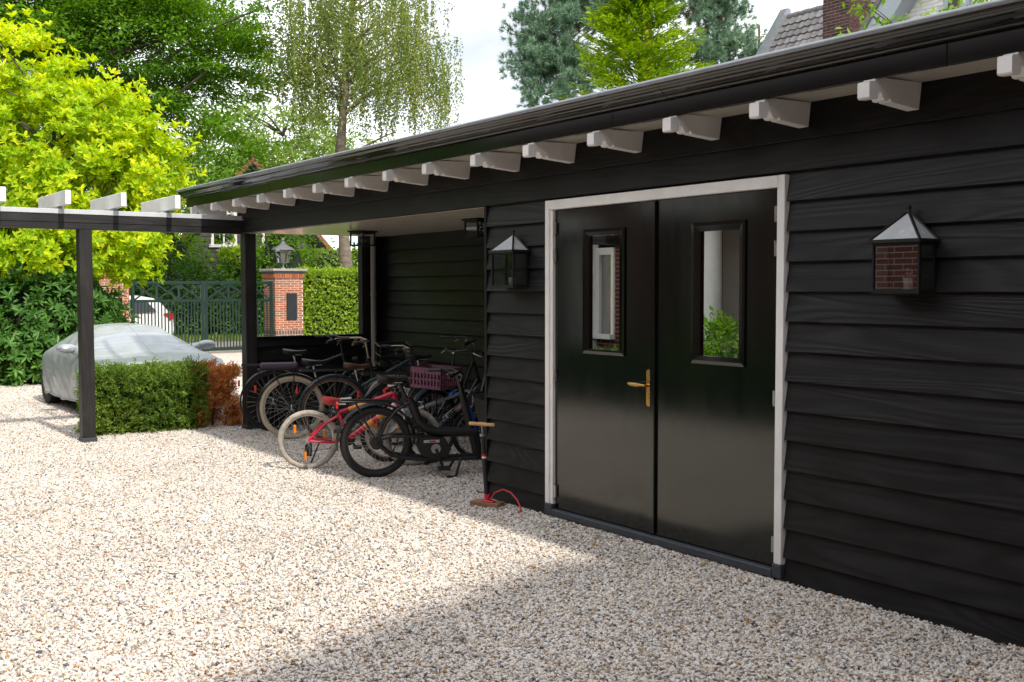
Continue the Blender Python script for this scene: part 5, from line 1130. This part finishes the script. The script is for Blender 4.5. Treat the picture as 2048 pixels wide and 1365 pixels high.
# ------------------------------------------------------------------ houses
WHP = pbr('white_brick_paint', (.82, .82, .78), .75, var=.06, orand=.05, bmp=.15, bscale=40)
BLU = pbr('pale_blue_paint', (.40, .45, .50), .4, var=.03)
MAT['whp'] = WHP; MAT['tile'] = pbr('grey_clay_tile', (.17, .16, .165), .7, var=.3, vscale=14, orand=.3, bmp=.3, bscale=30); MAT['redtile'] = pbr('red_clay_tile', (.26, .105, .06), .8, var=.3, vscale=10, orand=.25)
MAT['chim'] = pbr('dark_brick', (.085, .036, .034), .85, var=.3, vscale=14, orand=.3, bmp=.2, bscale=50)
def white_house():
    t = thing('white_house', 'white painted brick house with grey tiled roof and tall chimney behind the barn', 'house', (-9, 16, .12)); o = Vector((9, -16, 0))
    def B(x0, x1, y0, y1, z0, z1): return MB().box(x0+9, x1+9, y0-16, y1-16, z0, z1)
    rz, ry, sl = 8.0, 16.0, math.tan(R(54)); ye = 13.9; ze = rz-(ry-ye)*sl
    B(-11.55, 1.5, ye+.25, 18.0, 0, ze).build('wall', WHP, t)
    MB().prism([(ye-16, ze), (0, rz-.03), (ry*2-ye-16, ze)], 'x', -11.60+9, 1.5+9).build('roof', MAT['black'], t)
    n = Vector((0, -math.sin(R(54)), math.cos(R(54)))); d = Vector((0, -math.cos(R(54)), -math.sin(R(54))))
    m = MB(); w, h = .200, .30; pr_ = [(-w/2, .0), (-w/2+.02, .014), (-w/2+.05, .006), (0, .0), (w/2-.03, .008), (w/2+.005, .022), (w/2+.012, .010)]
    V = []
    for s, lift in ((0, .0), (1, .034)):
        for x, q in pr_:
            sag = .020*(1-(x/(w/2))**2) if s else 0; P = d*(h*s+sag)+n*(q+lift); V.append((x, P.y, P.z))
        for x, q in pr_:
            sag = .020*(1-(x/(w/2))**2) if s else 0; P = d*(h*s+sag)+n*(q+lift-.014); V.append((x, P.y, P.z))
    k = len(pr_); F = []
    for i in range(k-1): F += [(i, i+1, 2*k+i+1, 2*k+i), (k+i, 3*k+i, 3*k+i+1, k+i+1), (2*k+i, 2*k+i+1, 3*k+i+1, 3*k+i)]
    me = m.add(V, F).mesh('roof_tile', 30)
    for r in range(9):
        for c in range(19):
            p = d*(.03+r*.225)+n*.012; obj('roof_tile', me, MAT['tile'], t, (-11.47+9+c*.195+random.gauss(0, .003), p.y, rz+p.z+random.gauss(0, .002)), (random.gauss(0, .012), random.gauss(0, .01), random.gauss(0, .012)))
    ri = MB().tube([(0, 0, 0), (.33, 0, .006)], [.085, .095], 10).mesh('ridge_tile', 40)
    for c in range(12): obj('ridge_tile', ri, MAT['tile'], t, (-11.6+9+c*.31, .0, rz-.02))
    MB().prism([(0.06, rz+.20), (.06, rz-.1), (ye-16-.08, ze-.1), (ye-16-.08, ze+.17), (-.06, rz+.20)], 'x', -11.78+9, -11.56+9).build('zinc_verge', MAT['zinc'], t)
    # chimney
    ch = B(-8.54, -7.915, 13.51, 14.2, 4.2, 8.85).build('chimney', MAT['mortar'], t)
    for i in range(52):
        z = 5.5+i*.064; off = .0 if i % 2 else -.105; u = -8.55+off
        while u < -7.92:
            a, b = max(u, -8.55), min(u+.21, -7.905)
            if b-a > .04 and i % 1 == 0: brick(b-a-.010, .02, .054, ch, ((a+b)/2+9, 13.512-16, z), 0, 'chim')
            u += .21
        for a, b in (((13.50, 13.6), (13.6, 13.81), (13.81, 14.02), (14.02, 14.21)) if i % 2 else ((13.50, 13.71), (13.71, 13.92), (13.92, 14.21))):
            if z < 8: brick(b-a-.010, .02, .054, ch, (-7.917+9, (a+b)/2-16, z), R(90), 'chim')
    B(-8.62, -7.83, 13.43, 14.28, 8.85, 8.95).build('chimney_cap', MAT['stone'], ch)
    # white gable wing
    ap, ez, xl, xr, yy = 9.4, 5.2, -7.0, -.6, 12.52; xc = (xl+xr)/2
    MB().prism([(xl+9, 0), (xr+9, 0), (xr+9, ez), (xc+9, ap), (xl+9, ez)], 'y', yy+.012-16, 16.5-16).build('gable_wall', pbr('white_mortar', (.66, .66, .62), .9, var=.05), t)
    for i in range(18):
        z = 5.75+i*.066; u = -6.7+(.11 if i % 2 else 0)
        while u < -2.6:
            lim = xl+(z+.06-ez)/(ap-ez)*(xc-xl)+.15
            if u > lim and not (-5.2 < u+.1 < -4.55 and z > 6.2) : brick(.21, .014, .057, t, (u+.105+9, yy+.008-16, z), 0, 'whp')
            u += .22
    for s in (-1, 1):
        e = Vector((xc-xl, ap-ez)).normalized(); q = Vector((-e.y, e.x)); a = Vector((xl-.45, ez-.45*(ap-ez)/(xc-xl))); b = Vector((xc, ap))
        P = [a+q*.20, b+q*.20, b-q*.14, a-q*.14]; P = [(p.x if s < 0 else 2*xc-p.x, p.y) for p in P]
        MB().prism([(p[0]+9, p[1]) for p in P], 'y', 12.15-16, 12.20-16).build('barge_board', BLU, t)
        P = [a-q*.14, b-q*.14, b-q*.18, a-q*.18]; P = [(p.x if s < 0 else 2*xc-p.x, p.y) for p in P]; MB().prism([(p[0]+9, p[1]) for p in P], 'y', 12.15-16, yy-16).build('verge_soffit', BLU, t)
        P = [a+q*.20, b+q*.20, b+q*.30, a+q*.30]; P = [(p.x if s < 0 else 2*xc-p.x, p.y) for p in P]; MB().prism([(p[0]+9, p[1]) for p in P], 'y', 12.12-16, 16.4-16).build('wing_roof', MAT['tile'], t)
    wf = MB().box(-5.12+9, -5.05+9, 12.47-16, 12.53-16, 6.27, 7.9).box(-4.72+9, -4.65+9, 12.47-16, 12.53-16, 6.27, 7.9).box(-5.05+9, -4.72+9, 12.475-16, 12.53-16, 6.27, 6.34).build('window_frame', BLU, t)
    MB().box(-5.05+9, -4.72+9, 12.50-16, 12.515-16, 6.34, 7.9).build('window_pane', MAT['pane'], wf)
white_house()
def dark_house():
    rz = R(54.75+14); t = thing('timber_house', 'grey black boarded house with red tiled gable roof beyond the lane', 'house', (-38.1, 13.1, 0), rz)
    hw, ez, ap, dp = 3.75, 2.6, 6.95, 9; G = pbr('grey_weatherboard', (.075, .072, .075), .7, var=.15, vscale=3, orand=.15)
    MB().prism([(-hw, 0), (hw, 0), (hw, ez), (0, ap), (-hw, ez)], 'y', .03, dp).build('wall', MAT['black'], t)
    for i in range(24):
        z = 1.2+i*.22; w = hw if z < ez else hw*(ap-z-.1)/(ap-ez)
        if w > .3: MB().prism([(0.028, z), (-.012, z), (.012, z+.225), (.028, z+.225)], 'x', -w, w).build('siding_board', G, t)
    e = Vector((hw, -(ap-ez))).normalized(); q = Vector((-e.y, e.x))
    tm = MB().prism([(-.12, 0), (.12, 0), (.12, .02), (.04, .035), (-.06, .012), (-.12, .03)], 'y', 0, .3).mesh('roof_tile')
    for s in (-1, 1):
        a, b = Vector((0, ap)), Vector((hw+.45, ap-(hw+.45)*(ap-ez)/hw)); P = [a, b, b+q*.16, a+q*.2]; P = [(s*p.x, p.y) for p in P]
        MB().prism(P, 'y', -.30, dp+.3).build('roof', MAT['redtile'], t)
        P = [a-q*.02, b-q*.02, b-q*.22, a-q*.25]; P = [(s*p.x, p.y) for p in P]; MB().prism(P, 'y', -.31, -.25).build('barge_board', MAT['beam'], t)
    L_ = (ap-ez)/hw
    for r in range(22):
        for c in range(6):
            x = -(.15+r*.20); z = ap+.30+x*L_; obj('roof_tile', MB_tile(), MAT['redtile'], t, (x, -.3+c*.26, z-.03), (0, math.atan(L_)*-1, 0))
    for c in range(10): obj('ridge_tile', RIDGE(), MAT['redtile'], t, (0, -.32+c*.36, ap+.18))
    for x0 in (-1.75, .35):
        w = MB().box(x0, x0+.12, -.05, .03, 3.5, 4.9).box(x0+.95, x0+1.07, -.05, .03, 3.5, 4.9).box(x0+.12, x0+.95, -.05, .03, 4.78, 4.9).box(x0-.08, x0+1.15, -.09, .03, 3.38, 3.5).build('window', MAT['white'], t)
        MB().box(x0+.12, x0+.95, -.02, -.015, 3.5, 4.78).build('window_pane', MAT['pane'], w); MB().box(x0+.50, x0+.56, -.045, -.021, 3.5, 4.78).build('window_bar', MAT['white'], w)
_t = {}
def MB_tile():
    if 't' not in _t: _t['t'] = MB().prism([(-.12, 0), (.12, 0), (.12, .02), (-.12, .045)], 'y', 0, .25).mesh('roof_tile')
    return _t['t']
def RIDGE():
    if 'r' not in _t: _t['r'] = MB().tube([(0, 0, 0), (0, .38, 0)], [.15, .17], 8).mesh('ridge_tile')
    return _t['r']
dark_house()
def brick_house():
    t = thing('brick_house', 'red brick villa with white porch across the yard, mirrored in the door panes', 'house', (0, -6, 0)); BK = brick_mat('red_house_brick', (.15, .036, .024), (.095, .026, .020), (.30, .27, .235)); RT = MAT['tile']
    def B(x0, x1, y0, y1, z0, z1, name, mat, par=None): return MB().box(x0, x1, y0+6, y1+6, z0, z1).build(name, mat, par or t)
    B(-7.4, -6.62, -12, -5.6, 0, 3.9, 'wall', BK); B(-6.62, -4.75, -12, -5.6, 2.35, 3.9, 'wall', BK); B(-6.62, -6.36, -12, -5.6, 0, 2.35, 'wall', BK); B(-5.8, -4.75, -12, -5.6, 0, 2.35, 'wall', BK); B(-6.36, -5.8, -12, -5.6, 0, .95, 'wall', BK)
    B(-3.15, 8.98, -12, -5.6, 0, 3.9, 'wall', BK); B(-4.75, -3.15, -12, -5.6, 2.75, 3.9, 'wall', BK)  # unseen eastern stretch, added to block sky light from the barn's right-hand boards
    CR = pbr('cream_render', (.52, .48, .42), .8, var=.05)
    B(-4.75, -3.15, -6.9, -6.7, 0, 2.75, 'porch_wall', CR)
    MB().lathe([(.19, 0), (.19, .1), (.15, .14), (.135, .2), (.12, 2.45), (.16, 2.52), (.18, 2.6)], (-3.86, .42, 0), 20).build('column', MAT['white'], t, 40)
    B(-4.9, -3.0, -6.6, -5.25, 2.6, 2.9, 'entablature', MAT['white']); B(-6.55, -6.20, -5.62, -5.40, 0, 2.6, 'pilaster', MAT['white'])
    w = B(-6.20, -6.12, -5.64, -5.57, .95, 2.2, 'window', MAT['white']); B(-5.86, -5.80, -5.64, -5.57, .95, 2.2, 'window_frame', MAT['white'], w); B(-6.12, -5.86, -5.64, -5.57, 2.1, 2.2, 'window_frame', MAT['white'], w); B(-6.2, -5.8, -5.66, -5.50, .88, .95, 'window_frame', MAT['white'], w); B(-6.12, -5.86, -5.63, -5.62, .95, 2.1, 'window_pane', MAT['pane'], w)
    MB().prism([(-12.4+6, 3.85), (-5.3+6, 3.85), (-8.8+6, 6.7)], 'x', -7.8, 8.95).build('roof', RT, t)
    # east wing whose gable shades the yard
    MB().prism([(0, 0), (11.4, 0), (11.4, 4.7), (5.35, 7.26), (0, 5.55)], 'x', 9.0, 15).build('wall', BK, t)
    MB().prism([(-.45, 5.54), (5.35, 7.34), (11.8, 4.6), (11.8, 4.76), (5.35, 7.50), (-.45, 5.70)], 'x', 8.8, 15.2).build('roof', RT, t)
    MB().box(9.02, 15, -6.0, -.005, 0, 5.5).build('wall', BK, t)
brick_house()
hedge('box_hedge', 'clipped dark green hedge along the brick villa across the yard', (-7.4, .8, -5.3, -4.95, 0, .80), 5200, .06, .6, L_['shrub'], dk, .1)
hedge('laurel_hedge', 'tall dark laurel hedge closing the far side of the yard', (-25, -7.8, -10.6, -9.6, 0, 3.3), 9000, .2, .5, L_['shrub'], dk, .3)
tt = thing('porch_shrub', 'leafy green shrub beside the white porch column across the yard', 'shrub', (-3.45, -5.3, 0)); crown('foliage', L_['cherry'], tt, [(-3.42, -5.25, .75, .3, .25, .5)], 90, 22, .07, rc=.16, shell=.5, org=(-3.45, -5.3, 0))

# a few dry leaves and twigs lying about
n = 110; xx = 2.6-rng.random(n)*9; yy = -.12-rng.random(n)**1.6*3.6; P = np.stack([xx, yy, .018+rng.random(n)*.006], 1); D = rdirs(n); D[:, 2] *= .25
V, F = leafmesh(P, D, rdirs(n)*.35+np.array((0, 0, 1)), .032*(.6+.7*rng.random(n)), .016, .5, True, .2)
tag(obj('leaf_litter', npmesh('leaf_litter', V, F), leaf('dry_leaf', [(0, (.12, .06, .02)), (.5, (.28, .15, .03)), (1, (.38, .28, .05))], .1)), 'small dry leaves scattered over the gravel', 'leaves', kind='stuff')
